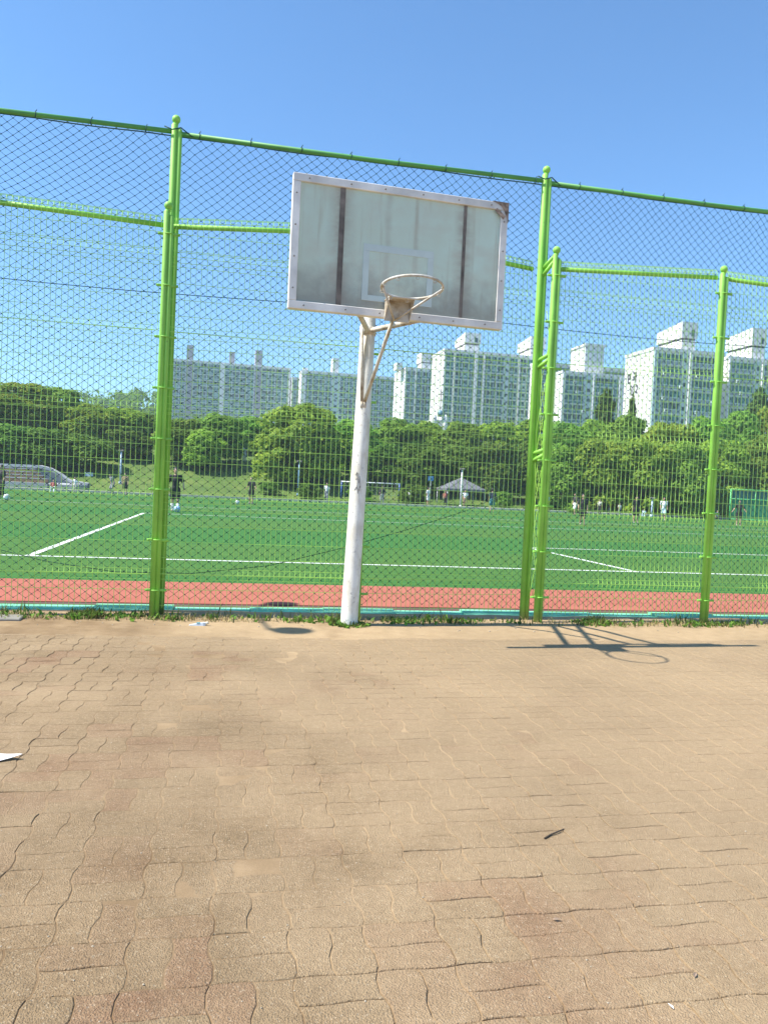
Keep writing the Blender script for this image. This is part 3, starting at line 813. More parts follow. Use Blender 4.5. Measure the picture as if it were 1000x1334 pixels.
class Block:
    def __init__(s, label, pc, yc, pr, D, ang, side=None, depth=11.0, name='apartment_block', group=None, walls='wall'):
        s.ang = ang; s.e1 = np.array([math.cos(R(ang)), math.sin(R(ang))]); s.e2 = np.array([-s.e1[1], s.e1[0]])
        p = at(pc, yc, D); s.o = p[:2]; s.H = p[2]; s.pc, s.yc = pc, yc
        s.W = s.sx(pr, yc, 0)
        s.depth = depth if side is None else s.sy(side, yc)
        s.root = thing(name, label, 'apartment building', (s.o[0], s.o[1], 0), R(ang), group or 'apartment blocks beyond the trees')
        s.D = D
        b = MB(); b.box((0, 0, -1), (s.W, s.depth, s.H)); b.build('wall', M[walls], s.root)
        b = MB(); b.box((-.15, -.3, s.H + .003), (s.W + .15, s.depth + .15, s.H + .75)); b.build('parapet', M['wall'], s.root)
    def _sol(s, px, py, a, base):
        d = ray(px, py)[:2]; A = np.array([[d[0], -a[0]], [d[1], -a[1]]]); return np.linalg.solve(A, base)[1]
    def sx(s, px, py, y): return s._sol(px, py, s.e1, s.o + y * s.e2)
    def sy(s, px, py, x=0): return s._sol(px, py, s.e2, s.o + x * s.e1)
    def facade(s, fh, ybot, cols, bal=.33, sp='spand_t'):
        # cols: (kind, px0, px1[, panes])
        zmin = at(s.pc, ybot, s.D)[2]
        n = int((s.H - zmin) / fh) + 1
        cache = {}
        for c in cols:
            x0, x1 = s.sx(c[1], s.yc, 0), s.sx(c[2], s.yc, 0)
            if c[0] == 'win':
                wd = x1 - x0 - .02
                for k in range(n):
                    g = random.choices([0, 1, 2], [.55, .3, .15])[0]
                    key = (round(wd, 2), g, c[3])
                    if key not in cache: cache[key] = window_mesh(wd, fh, GL[g], c[3], bal, sp)
                    obj('window', cache[key], s.root, (x0 + .01, -.012, s.H - .35 - (k + 1) * fh))
            elif c[0] == 'fin':
                b = MB(); b.box((x0, -.55, -1), (x1, -.004, s.H - .01)); b.build('fin', M['wall' if len(c) < 4 else c[3]], s.root)
            elif c[0] == 'stair':
                b = MB(); b.box((x0, -.25, -1), (x1, -.004, s.H - .02)); st = b.build('stair_shaft', M[c[3] if len(c) > 3 else 'wall_b'], s.root)
                wm = MB(); ww = min(1.2, (x1 - x0) * .4); wm.box((0, -.03, 0), (ww, 0, .9), 1); wm.box((-.08, -.05, -.08), (ww + .08, -.001, -.001), 0); wm = wm.mesh('stair_window', [M['frame'], GL[1]])
                for k in range(n): obj('stair_window', wm, st, ((x0 + x1) / 2 - ww / 2, -.255, s.H - 2.2 - k * fh))
    def aircons(s, spots, fh):
        b = MB(); b.box((0, -.62, 0), (.85, -.30, .75), 0, .03); b.tube([(.42, -.63, .38), (.42, -.61, .38)], .27, 12, 1); me = b.mesh('air_conditioner', [M['frame'], M['dark_gap']])
        for px, k in spots: obj('air_conditioner', me, s.root, (s.sx(px, s.yc, 0), -.43, s.H - .35 - (k + 1) * fh + .25))
    def tower(s, p0, p1, ytop, y0=2.5, dep=6.0, side=None, split=True, m='wall', slope=0.0):
        x0, x1 = s.sx(p0, s.yc, y0), s.sx(p1, s.yc, y0)
        P = s.o + x0 * s.e1 + y0 * s.e2; z = at(p0, ytop, P[1])[2]
        if side is not None: dep = abs(s._sol(side, ytop, s.e2, s.o + x0 * s.e1 + y0 * s.e2))
        zb = s.H + .01; zm = zb + (z - zb) * .45
        b = MB()
        if split:
            b.box((x0, y0, zb), (x1, y0 + dep, zm)); b.box((x0 - .3, y0 - .3, zm + .5), (x1 + .3, y0 + dep + .3, z - slope))
        else: b.box((x0, y0, zb), (x1, y0 + dep, z))
        if slope:
            zt = z - slope
            b.add([(x0 - .3, y0 - .3, z), (x1 + .3, y0 - .3, z), (x1 + .3, y0 + dep + .3, zt + .004), (x0 - .3, y0 + dep + .3, zt + .004), (x0 - .3, y0 - .3, zt + .004), (x1 + .3, y0 - .3, zt + .004)],
                  [(0, 1, 2, 3), (0, 4, 5, 1), (0, 3, 4), (1, 5, 2)])
        t = b.build('rooftop_tower', M[m], s.root)
        if split:
            b = MB(); b.box((x0 + .1, y0 + .1, zm), (x1 - .1, y0 + dep - .1, zm + .5)); b.build('groove', M['dark_gap'], t)
            b = MB(); xm = lerp(x0, x1, .62); b.box((xm, y0 - .33, zm + .9), (xm + (x1 - x0) * .22, y0 - .303, zm + 2.4)); b.build('window', GL[1], t)
        return t
    def letters(s, rows):
        # rows: (string, y fraction start, z, height); letters stand 4 cm proud of the side wall
        G = {'민': [((0, .95), (0, .45)), ((0, .95), (.42, .95)), ((.42, .95), (.42, .45)), ((0, .45), (.42, .45)), ((.68, 1.05), (.68, .38)), ((.12, .28), (.12, -.02)), ((.12, 0), (.75, 0))],
             '국': [((.05, 1.0), (.75, 1.0)), ((.75, 1.0), (.70, .68)), ((-.05, .56), (.88, .56)), ((.42, .56), (.42, .34)), ((.1, .28), (.74, .28)), ((.74, .28), (.74, -.06))],
             '5': [((.6, 1), (.1, 1)), ((.1, 1), (.08, .55)), ((.08, .57), (.5, .57)), ((.5, .57), (.6, .4)), ((.6, .4), (.55, .1)), ((.55, .1), (.05, .02))],
             '0': [((.1, .2), (.1, .8)), ((.1, .8), (.35, 1)), ((.35, 1), (.6, .8)), ((.6, .8), (.6, .2)), ((.6, .2), (.35, 0)), ((.35, 0), (.1, .2))],
             '2': [((.08, .8), (.3, 1)), ((.3, 1), (.58, .8)), ((.58, .8), (.5, .5)), ((.5, .5), (.08, .02)), ((.08, .02), (.62, .02))]}
        for txt, y0, z0, h, adv in rows:
            for i, ch in enumerate(txt):
                b = MB()
                for (a0, a1) in G[ch]:
                    p = np.array([y0 - (i * adv + a0[0] * .8) * h, z0 + a0[1] * h]); q = np.array([y0 - (i * adv + a1[0] * .8) * h, z0 + a1[1] * h])
                    d = q - p; l = np.linalg.norm(d); d = d / l; nn = np.array([-d[1], d[0]]) * .10 * h; p = p - d * .06 * h; q = q + d * .06 * h
                    c = [p - nn, q - nn, q + nn, p + nn]
                    b.add([(-.004, *k) for k in c] + [(-.05, *k) for k in c], [(3, 2, 1, 0), (4, 5, 6, 7)] + [(k, (k + 1) % 4, 4 + (k + 1) % 4, 4 + k) for k in range(4)])
                b.build('letter', M['letter'], s.root)

def cols(px0, px1, n, panes=2, fin=None, fw=1.6):
    out = []; step = (px1 - px0) / n
    for k in range(n): out.append(('win', px0 + k * step + .25, px0 + (k + 1) * step - .25, panes))
    return out
B1 = Block('long pale blue apartment slab behind the left fence post, with two grey stair shafts', 210, 467.6, 379.5, 372, 13.5, name='apartment_block')
B1.facade(2.75, 590, [('fin', 210, 212)] + cols(212.4, 242.5, 4) + [('stair', 243, 252.5, 'wall_g')] + cols(253, 288, 4) + [('fin', 288.6, 293.2)] + cols(294, 332, 4) + [('stair', 333, 341.5, 'wall_g')] + cols(342, 377, 4) + [('fin', 377.4, 379.5)])
B1.tower(243, 252, 449, 1, 7, split=False, m='wall_g'); B1.tower(299, 306, 458, 4, 5, split=False, m='wall_g'); B1.tower(333, 341.5, 456, 1, 7, split=False, m='wall_g')
B2 = Block('low narrow blue link block between the two long far slabs', 380.5, 493, 392.4, 384, 13.5)
B2.facade(2.75, 590, cols(381, 392, 2))
B3 = Block('long blue glazed slab behind the basketball pole', 393, 484, 517, 368, 12.5)
B3.facade(2.75, 590, [('fin', 393, 398.5)] + cols(399, 432.5, 4) + [('stair', 433, 443, 'wall_b')] + cols(443.5, 477, 4) + [('fin', 477.4, 481)] + cols(481.4, 516, 5))
B3.tower(433, 441, 466, 1.5, 6, split=False); B3.tower(395, 401, 479, 2, 5, split=False)
B4 = Block('glazed block with blank white end wall right of the basketball pole', 528, 481, 566, 305, 13, side=514)
B4.facade(2.75, 590, cols(529, 541, 2) + [('fin', 541.2, 542.6)] + cols(543, 565.6, 3))
B4.tower(516.5, 524, 472, 1.5, 5.5, split=False); B4.tower(549, 566, 459, 3, 7, side=544)
B5 = Block('large white block of many balconies under the backboard, with two rooftop towers', 579, 457, 704, 245, 12.5, side=563.5)
B5.facade(2.72, 590, cols(580, 591.3, 1, 3) + [('fin', 591.6, 593.4)] + cols(593.8, 611, 2, 2) + cols(611.4, 618.4, 1, 2) + [('fin', 618.8, 622)] + cols(622.4, 629.5, 1, 2) + [('fin', 629.8, 631.6)]
          + cols(632, 648, 2, 2) + cols(648.4, 657, 1, 2) + [('stair', 657.4, 663, 'wall_b')] + cols(663.4, 675, 1, 3) + [('fin', 675.3, 677.3)] + cols(677.7, 703.5, 3, 2))
B5.tower(605.5, 624, 433, 3, 7, side=594.5, slope=.9); B5.tower(691, 708, 438, 3, 7, side=676, slope=.9)
B6 = Block('grey upper storeys of a block showing behind the step in the fence', 699, 474, 838, 246, 12.5)
B6.facade(2.72, 590, cols(700, 837, 10, 3))
B7 = Block('white block with stacked balconies right of the fence step, small tower on its roof', 732, 486, 822, 221, 12.5, side=712)
B7.facade(2.72, 590, [('fin', 732.2, 735.5)] + cols(736, 747, 1, 2) + cols(747.4, 761, 1, 4) + [('stair', 761.4, 772, 'wall_b')] + [('fin', 772.2, 774)] + cols(774.4, 799, 1, 6) + cols(799.4, 806, 1, 2) + [('fin', 806.4, 821.8, 'wall')])
B7.tower(760.5, 785, 447, 2, 8, side=743.5, split=False, slope=.7)
B8 = Block('nearest white block with dark lettering on its blank end wall', 851, 456, 943, 173, 12.5, side=815)
B8.facade(2.72, 600, [('fin', 851.2, 856, 'wall_b')] + cols(856.5, 864, 1, 2) + cols(864.4, 888, 1, 5) + [('stair', 888.4, 897, 'wall_b')] + [('fin', 897.3, 901)] + cols(901.4, 931, 1, 6) + cols(931.4, 942.5, 1, 2), bal=.36, sp='spand')
B8.tower(887, 904.5, 419, 2, 8, side=858.5, slope=.9)
B8.aircons([(862, 1), (862, 3), (866, 4), (884, 2), (905, 1), (926, 3), (906, 4), (862, 5), (927, 5)], 2.72)
hz = lambda y: at(835, y, 178)[2]
dpt = B8.depth
B8.letters([('민국', dpt * .86, hz(496), 2.1, 1.1), ('502', dpt * .78, hz(511), 1.8, .72)])
B9 = Block('white block at the right edge with a tall split rooftop tower', 948, 468, 1045, 182, 12.5, side=925)
B9.facade(2.72, 600, [('fin', 948.2, 950)] + cols(950.4, 958, 1, 2) + cols(958.4, 982, 1, 5) + [('stair', 982.4, 991, 'wall_b')] + [('fin', 991.4, 994)] + cols(994.4, 1022, 1, 6) + cols(1022.4, 1044, 1, 4), bal=.36, sp='spand')
B9.tower(978, 994, 427, 2, 8, side=948, slope=.9)
B7.aircons([(745, 0), (749, 1), (758, 3), (778, 1), (790, 2), (776, 4)], 2.72); B9.aircons([(957, 1), (962, 2), (978, 4), (957, 3)], 2.72)
# small church under the big block
cp = at(572, 545, 150)
church = thing('church', 'small white church with blue dome and thin cross below the big block', 'church', (cp[0], cp[1], 0), R(12))
b = MB(); b.box((-1.6, 0, 0), (1.6, 3, cp[2] - .3)); b.build('wall', M['wall'], church)
for x in (-1.15, 1.15):
    b = MB(); b.tube([(x, -.4, cp[2] - 4), (x, -.4, cp[2] - .1), (x, -.4, cp[2] + .45), (x, -.4, cp[2] + .75)], [.5, .5, .34, .05], 12); b.build('turret', M['wall'], church)
b = MB(); b.ball((0, -.4, cp[2] + .9), .55, 14, 10, sc=(1, 1, 1.25)); dm = b.build('dome', simple('blue_dome', (.13, .27, .33), .4, .1), church)
b = MB(); z = cp[2] + 1.4; b.tube([(0, -.4, z), (0, -.4, z + 4.3)], .09, 6); b.tube([(-.62, -.4, z + 3.2), (.62, -.4, z + 3.2)], .08, 6); b.build('cross', M['dark_gap'], church)

# ------------------------------------------------------------------ trees
def leaf_cloud(blobs, n, size, seed, squash=1.0, inner=.62):
    g = np.random.default_rng(seed)
    bl = np.array([q[:4] for q in blobs]); wgt = bl[:, 3] ** 2; k = g.choice(len(bl), n, p=wgt / wgt.sum())
    d = g.normal(size=(n, 3)); d /= np.linalg.norm(d, axis=1)[:, None]
    d[:, 2] = np.where(d[:, 2] < -.35, -d[:, 2], d[:, 2])
    r = bl[k, 3] * (inner + (1.06 - inner) * g.random(n) ** .6)
    c = bl[k, :3] + d * r[:, None] * np.array([1, 1, squash])
    nr = d + g.normal(size=(n, 3)) * .48 + np.array([0, 0, .18]); nr /= np.linalg.norm(nr, axis=1)[:, None]
    a = np.cross(nr, g.normal(size=(n, 3))); a /= np.linalg.norm(a, axis=1)[:, None]; b_ = np.cross(nr, a)
    s = size * (.6 + .8 * g.random(n))[:, None]
    V = np.stack([c - a * s * .9, c - b_ * s * .5 + nr * s * .15, c + a * s, c + b_ * s * .5 + nr * s * .15], 1).reshape(-1, 3)
    F = np.arange(n * 4).reshape(n, 4)
    bt = g.random(len(bl)); tone = np.clip(.65 * bt[k] + .35 * g.random(n), 0, 1)
    return V, F, tone
def broad_tree(seed, mat, width=8.0, low=.3, nb=80, n=9500, dome=.85):
    g = np.random.default_rng(seed); blobs = []
    for q in range(nb):
        th = g.random() * 2 * math.pi; h = g.random()
        z = low + 1.0 + (9.0 - low - 1.0) * h
        prof = math.sqrt(max(.10, 1 - ((h - .40) / .62) ** 2)) ** dome
        rr = (width / 2 - .8) * prof * (.45 + .55 * g.random() ** .5)
        blobs.append((rr * math.cos(th), rr * math.sin(th), z, .55 + .85 * g.random() ** 1.4))
    blobs += [(0, 0, 8.7, 1.0), (.4, .2, 5.5, 2.0)]
    V, F, t = leaf_cloud(blobs, n, .27, seed + 1)
    cm = np_mesh('crown', V, F, mat, attr=t)
    b = MB(); top = np.array([.2 * g.normal(), .2 * g.normal(), 5.5])
    b.tube([(0, 0, -.3), (.05, .03, 1.2), (.1, 0, 2.6), top], [.24, .19, .15, .07], 8)
    for q in range(6):
        e = blobs[q]; m0 = np.array([.05, .02, 1.6 + .4 * q]); b.tube([m0, (m0 + np.array(e[:3])) / 2 + np.array([0, 0, .3]), e[:3]], [.10, .07, .03], 6)
    return cm, b.mesh('trunk', M['bark'])
def cone_tree(seed, mat, width=4.0):
    g = np.random.default_rng(seed); blobs = []
    for q in range(46):
        h = g.random(); z = .8 + 8.6 * h; rr = (width / 2) * (1 - h) ** .75 * (.4 + .6 * g.random()); th = g.random() * 6.283
        blobs.append((rr * math.cos(th), rr * math.sin(th), z, .38 + .5 * (1 - h) * g.random() + .1))
    blobs.append((0, 0, 9.5, .35))
    V, F, t = leaf_cloud(blobs, 4600, .19, seed + 1)
    b = MB(); b.tube([(0, 0, -.3), (0, 0, 4), (0, 0, 9)], [.2, .13, .03], 8)
    return np_mesh('crown', V, F, mat, attr=t), b.mesh('trunk', M['bark'])
PROTO = {}
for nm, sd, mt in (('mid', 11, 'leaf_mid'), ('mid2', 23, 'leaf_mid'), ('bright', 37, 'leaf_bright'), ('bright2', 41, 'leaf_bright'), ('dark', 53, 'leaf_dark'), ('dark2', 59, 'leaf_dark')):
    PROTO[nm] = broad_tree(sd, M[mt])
PROTO['low'] = broad_tree(71, M['leaf_bright'], low=-1.0, nb=80); PROTO['low2'] = broad_tree(77, M['leaf_mid'], low=-1.0, nb=80)
PROTO['round'] = broad_tree(83, M['leaf_bright'], width=9.0, low=-.2, nb=110, n=13000, dome=.9)
PROTO['cone'] = cone_tree(91, M['leaf_con'])
def ztop(px, py, D): return at(px, py, D)[2]
def tree(px, ytop, D, wpx, kind, label, name='tree', cat='tree', group=None):
    p = at(px, ytop, D); zb = float(bank_z(p[0], p[1])); H = p[2] - zb; Wd = wpx * D / 1000
    bw = {'cone': 4.0, 'round': 9.0}.get(kind, 8.0)
    r = thing(name, label, cat, (p[0], p[1], zb), random.random() * 6.28, group)
    cm, tm = PROTO[kind]
    c = obj('crown', cm, r); t = obj('trunk', tm, r)
    for o in (c, t): o.scale = (Wd / bw, Wd / bw, H / 9.75)
    t.scale = (Wd / bw * .8, Wd / bw * .8, H / 9.75)
    return r
GT = 'trees beyond the far side of the field'
TREES = [
 (-40, 500, 82, 110, 'mid', 'broad green tree at the left edge, its top highest above the stone terrace'),
 (30, 499, 84, 105, 'bright', 'tall yellow-green tree behind the brick terrace, left of the far dark wood'),
 (78, 508, 86, 80, 'mid2', 'green tree whose top stands out against the sky beside the distant wood'),
 (118, 528, 84, 78, 'bright2', 'rounded yellowish tree in front of the distant wooded hill'),
 (160, 532, 86, 78, 'bright', 'yellow-green tree just left of the double green fence post'),
 (196, 540, 88, 64, 'mid', 'tree hidden largely behind the double green fence post'),
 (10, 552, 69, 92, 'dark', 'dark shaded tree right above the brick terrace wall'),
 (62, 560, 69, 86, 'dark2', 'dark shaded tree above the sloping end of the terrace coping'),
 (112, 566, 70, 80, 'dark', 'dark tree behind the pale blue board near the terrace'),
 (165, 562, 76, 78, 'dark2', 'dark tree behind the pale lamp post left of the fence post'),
 (238, 548, 75.5, 80, 'mid2', 'green tree on the bank directly behind the player in black'),
 (288, 541, 77, 84, 'mid', 'green tree on the bank below the white fin of the long slab'),
 (266, 560, 74, 62, 'bright', 'small bright tree on the bank between two darker trees'),
 (325, 545, 86, 74, 'mid2', 'green tree on the bank left of the big round tree'),
 (393, 529, 72, 134, 'round', 'biggest round bright tree, on the bank left of the basketball pole'),
 (462, 548, 78, 86, 'mid', 'green tree crossed by the basketball pole'),
 (512, 548, 84, 86, 'mid2', 'green tree right of the basketball pole, below the white-ended block'),
 (556, 551, 86, 84, 'bright2', 'yellow-green tree just below the small church'),
 (606, 552, 84, 92, 'mid', 'green tree behind the canopy pole, below the large block'),
 (652, 551, 82, 88, 'bright', 'yellow-green tree left of the step in the fence'),
 (700, 550, 84, 84, 'mid2', 'green tree seen between the two posts of the fence step'),
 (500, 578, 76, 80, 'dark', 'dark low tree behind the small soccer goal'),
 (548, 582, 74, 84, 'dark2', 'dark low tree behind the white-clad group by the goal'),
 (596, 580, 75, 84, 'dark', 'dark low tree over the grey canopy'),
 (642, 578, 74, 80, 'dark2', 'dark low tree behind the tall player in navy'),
 (690, 574, 75, 76, 'dark', 'dark low tree filling the gap at the fence step'),
 (738, 552, 80, 86, 'mid', 'green tree below the block with the small roof tower'),
 (772, 549, 84, 80, 'bright2', 'yellow-green tree at the foot of the tall conical tree'),
 (822, 545, 80, 96, 'mid2', 'green tree below the end wall with lettering'),
 (872, 551, 77, 94, 'bright', 'yellow-green tree below the nearest block, left of the last fence post'),
 (922, 547, 78, 90, 'mid', 'green tree behind the rightmost fence post'),
 (968, 540, 80, 80, 'mid2', 'green tree between the last post and the right edge'),
 (1020, 528, 82, 90, 'bright', 'tallest bright tree at the right edge'),
 (735, 580, 71, 84, 'low2', 'bushy tree with foliage to the ground behind the man in black'),
 (785, 573, 70, 92, 'low', 'bright bushy tree behind the person in the cream top'),
 (838, 572, 69, 98, 'low', 'bright bushy tree behind the player in white'),
 (890, 574, 69, 92, 'low2', 'bushy tree with foliage to the ground left of the last fence post'),
 (940, 570, 72, 92, 'low', 'bushy bright tree behind the green pitch screen'),
 (995, 566, 73, 92, 'low2', 'bushy tree above the right end of the green pitch screen'),
 (790, 508, 98, 56, 'cone', 'tall conical tree left of the wall with lettering'),
 (824, 514, 95, 24, 'cone', 'slender conical tree in front of the wall with lettering'),
 (990, 506, 100, 60, 'cone', 'conical tree at the right edge below the split tower'),
]
for px, yt, D, wp, kd, lb in TREES: tree(px, yt, D, wp, kd, lb, 'conifer_tree' if kd == 'cone' else 'broadleaf_tree', group=GT)
for px, yt, D, wp, kd, lb in [(352, 628, 66, 30, 'dark', 'dark reddish-green shrub at the foot of the bank under the round tree'), (403, 630, 66, 34, 'dark2', 'low shrub beside the blue lamp post'),
                              (752, 650, 65, 24, 'low', 'yellow-green shrub beside the blue round sign'), (655, 640, 65.5, 32, 'low2', 'scrubby shrub behind the tall player in navy'), (470, 634, 66.5, 36, 'dark', 'dark shrub behind the left half of the goal'),
                              (540, 632, 67, 46, 'dark2', 'dark shrub behind the players in white'), (1010, 640, 70, 40, 'low', 'shrub at the far right behind the pitch screen')]:
    tree(px, yt, D, wp, kd, lb, 'shrub', 'shrub', 'shrubs along the far touchline')
# far wooded hill at the left: nobody could count its trees
blobs = []
for q in range(130):
    px = random.uniform(30, 215); yy = 509 + 5 * math.sin(px * .05) + random.uniform(0, 34) - (6 if 150 < px < 185 else 0); p = at(px, yy, random.uniform(290, 330)); blobs.append((p[0], p[1], p[2] - 3.2, random.uniform(2.8, 4.2)))
for q in range(40):
    px = random.uniform(20, 215); p = at(px, 540 + random.uniform(0, 30), 315); blobs.append((p[0], p[1], p[2], 6))
Vt, F, t = leaf_cloud(blobs, 9000, .95, 5)
tag(obj('distant_wood', np_mesh('distant_wood', Vt, F, M['leaf_dark'], attr=t)), kind='stuff')

blobs = []
for q in range(720):
    u = random.uniform(-80, 62); v = random.uniform(93, 100); p = L(u, v); zb = float(bank_z(p[0], p[1])); blobs.append((p[0], p[1], zb + random.uniform(-.3, 3.2), random.uniform(.9, 1.5)))
Vt, F, t = leaf_cloud(blobs, 26000, .5, 8)
tag(obj('undergrowth', np_mesh('undergrowth', Vt, F, M['leaf_dark'], attr=t)), kind='stuff')

# ------------------------------------------------------------------ weeds along the fence
g = np.random.default_rng(17)
def blades(n, f, hmin, hmax, wd, seed, droop=.5):
    g = np.random.default_rng(seed); u = g.uniform(-6.5, 8, n * 3); v = 7.22 + .36 * g.beta(2.2, 1.6, n * 3)
    keep = g.random(n * 3) < f(u, v); u, v = u[keep][:n], v[keep][:n]
    up_, vp_ = PB[0] * CA + PB[1] * SA, -PB[0] * SA + PB[1] * CA            # a ring of tufts round the foot of the pole
    k_ = 150; aa = g.uniform(0, 6.283, k_); rr_ = g.uniform(.085, .20, k_)
    u = np.concatenate([u, up_ + rr_ * np.cos(aa)]); v = np.concatenate([v, vp_ + rr_ * np.sin(aa)]); n = len(u)
    z = sand_z(u, v) - .004
    h = g.uniform(hmin, hmax, n) * (.35 + .9 * vnoise(u, v, .3, 44)); az = g.uniform(0, 6.283, n); lean = h * droop * g.random(n)
    dx, dy = np.cos(az), np.sin(az)
    p0 = np.stack([u, v, z], 1); w_ = np.stack([-dy, dx, 0 * dx], 1) * (wd * (.6 + .8 * g.random(n)))[:, None]
    mid = p0 + np.stack([dx * lean * .35, dy * lean * .35, h * .62], 1); tip = p0 + np.stack([dx * lean, dy * lean, h], 1)
    V = np.stack([p0 - w_, p0 + w_, mid + w_ * 1.1, tip, mid - w_ * 1.1], 1)
    V2 = np.stack([V[..., 0] * CA - V[..., 1] * SA, V[..., 0] * SA + V[..., 1] * CA, V[..., 2]], -1).reshape(-1, 3)
    b = np.arange(n)[:, None] * 5
    F = np.concatenate([b + np.array([[0, 1, 2, 4]]), b + np.array([[4, 2, 3, 3]])])
    return V2, F, np.tile(g.random(n), 2)
dens_g = lambda u, v: np.clip(np.where(u < -.75, 1.5, np.where(u < 1.1, .55, .34)) * (.04 + 2.6 * np.clip(vnoise(u, v, .42, 51) * .7 + vnoise(u, v, .15, 52) * .3 - .44, 0, 1)), 0, 1)
dens_d = lambda u, v: np.clip(.25 + .9 * (vnoise(u, v, .4, 61) - .3), 0, 1) * np.clip((7.62 - v) / .2, 0, 1)
for nm, n, f, a_, c_, wd, mt, sd, dr in (('weeds', 6500, dens_g, .03, .12, .0045, 'weed', 71, 1.3), ('weeds', 5200, dens_g, .02, .075, .012, 'leaf_dark', 72, 1.6), ('dry_grass', 4200, dens_d, .015, .06, .003, 'dry', 73, 1.5)):
    V_, F_, t_ = blades(n, f, a_, c_, wd, sd, dr)
    me = bpy.data.meshes.new(nm); q = len(F_) // 2
    me.from_pydata(V_.tolist(), [], [tuple(x) for x in F_[:q].tolist()] + [tuple(x[:3]) for x in F_[q:].tolist()]); me.materials.append(M[mt])
    at_ = me.attributes.new('tone', 'FLOAT', 'FACE'); at_.data.foreach_set('value', t_.astype(np.float32)); me.update()
    tag(obj(nm, me), kind='stuff')
# small stones and crumbs of mortar by the fence and on the pavers
b = MB()
for q in range(520):
    if q < 170: u, v = random.uniform(-5, 6), random.uniform(6.95, 7.7)
    else: v = 1.6 + 5.2 * random.random() ** 1.3; u = random.uniform(-.62, .62) * v + .2 * v
    r = random.uniform(.0012, .003) * (2.6 if q < 170 else 1); p = L(u, v, max(float(sand_z(u, v)), 0) + r * .4)
    b.ball(p, r, 5, 4, sc=(random.uniform(.8, 1.6), random.uniform(.8, 1.4), .7))
tag(b.build('gravel', simple('pale_grit', (.40, .34, .26), .9, .3, 4, world=True)), kind='stuff')

# ------------------------------------------------------------------ litter
M['paper'] = simple('white_paper', (.82, .82, .82), .7, .03)
b = MB(); outl = [(-.16, .03), (-.13, .075), (-.085, .085), (-.06, .04), (-.035, .022), (.02, .012), (.095, -.008), (.05, -.03), (.0, -.062), (-.05, -.055), (-.09, -.04), (-.15, -.03)]
zt = [.004, .018, .02, .012, .010, .012, .022, .010, .003, .004, .008, .004]
n = len(outl); vs3 = [(x, y, z) for (x, y), z in zip(outl, zt)] + [(x, y, z + .0016) for (x, y), z in zip(outl, zt)] + [(-.03, 0, .013), (-.03, 0, .0146)]
b.add(vs3, [(i, 2 * n, (i + 1) % n) for i in range(n)] + [(n + i, n + (i + 1) % n, 2 * n + 1) for i in range(n)] + [(i, (i + 1) % n, n + (i + 1) % n, n + i) for i in range(n)])
o = b.build('paper_scrap', M['paper']); pp = gpt(6, 988); o.location = (pp[0] - .012, pp[1], .003); o.rotation_euler = (0, 0, R(4)); tag(o, 'torn white paper scrap lying on the pavers at the left edge', 'paper')
pp = gpt(259, 817)
tube_ = thing('squeezed_tube', 'flattened white squeezed tube lying on the sand near the left fence post', 'litter', (pp[0], pp[1], .012), R(10))
b = MB(); b.add([(-.085, -.02, .004), (-.085, .02, .004), (-.085, .02, .008), (-.085, -.02, .008), (.04, -.026, 0), (.04, .026, 0), (.04, .022, .032), (.04, -.022, .032), (.06, -.016, .006), (.06, .016, .006), (.06, .014, .03), (.06, -.014, .03)],
                [(0, 3, 2, 1), (0, 1, 5, 4), (1, 2, 6, 5), (2, 3, 7, 6), (3, 0, 4, 7), (4, 5, 9, 8), (5, 6, 10, 9), (6, 7, 11, 10), (7, 4, 8, 11), (8, 9, 10, 11)]); b.build('body', simple('pale_blue_plastic', (.60, .66, .72), .35, .06), tube_)
b = MB(); b.tube([(.058, 0, .02), (.085, 0, .032)], [.014, .012], 10); b.build('cap', simple('cream_plastic', (.70, .62, .46), .4, .05), tube_)
b = MB(); b.box((-.02, -.024, .0255), (.012, .022, .0285)); b.build('printed_band', simple('teal_print', (.10, .28, .32), .4, .1), tube_)
p0, p1 = gpt(709, 1092, .003), gpt(734, 1080, .003)
b = MB(); b.tube([p0, p0 * .65 + p1 * .35 + np.array([0, .004, .001]), p0 * .35 + p1 * .65 + np.array([0, -.003, .003]), p1], [.0036, .0032, .0032, .002], 6); tag(b.build('twig', M['bark']), 'thin brown twig lying alone on the pavers right of centre', 'twig')
for k, (px, py, sz, lb) in enumerate(((725, 1198, .016, 'small dark dead leaf on the pavers below the twig'), (905, 1270, .014, 'small dark dead leaf on the pavers near the bottom right'), (873, 1311, .011, 'tiny pale husk on the pavers close to the bottom edge'))):
    p = gpt(px, py, .004); b = MB(); b.add([(-sz, 0, 0), (-.3 * sz, -.35 * sz, .003), (sz, 0, .002), (-.2 * sz, .4 * sz, .004), (0, 0, .001)], [(0, 1, 4), (1, 2, 4), (2, 3, 4), (3, 0, 4)]); o = b.build('dead_leaf', M['rust'] if k < 2 else M['paper'], None, p); o.rotation_euler = (0, 0, k); tag(o, lb, 'leaf', 'dead leaves and husks on the pavers')

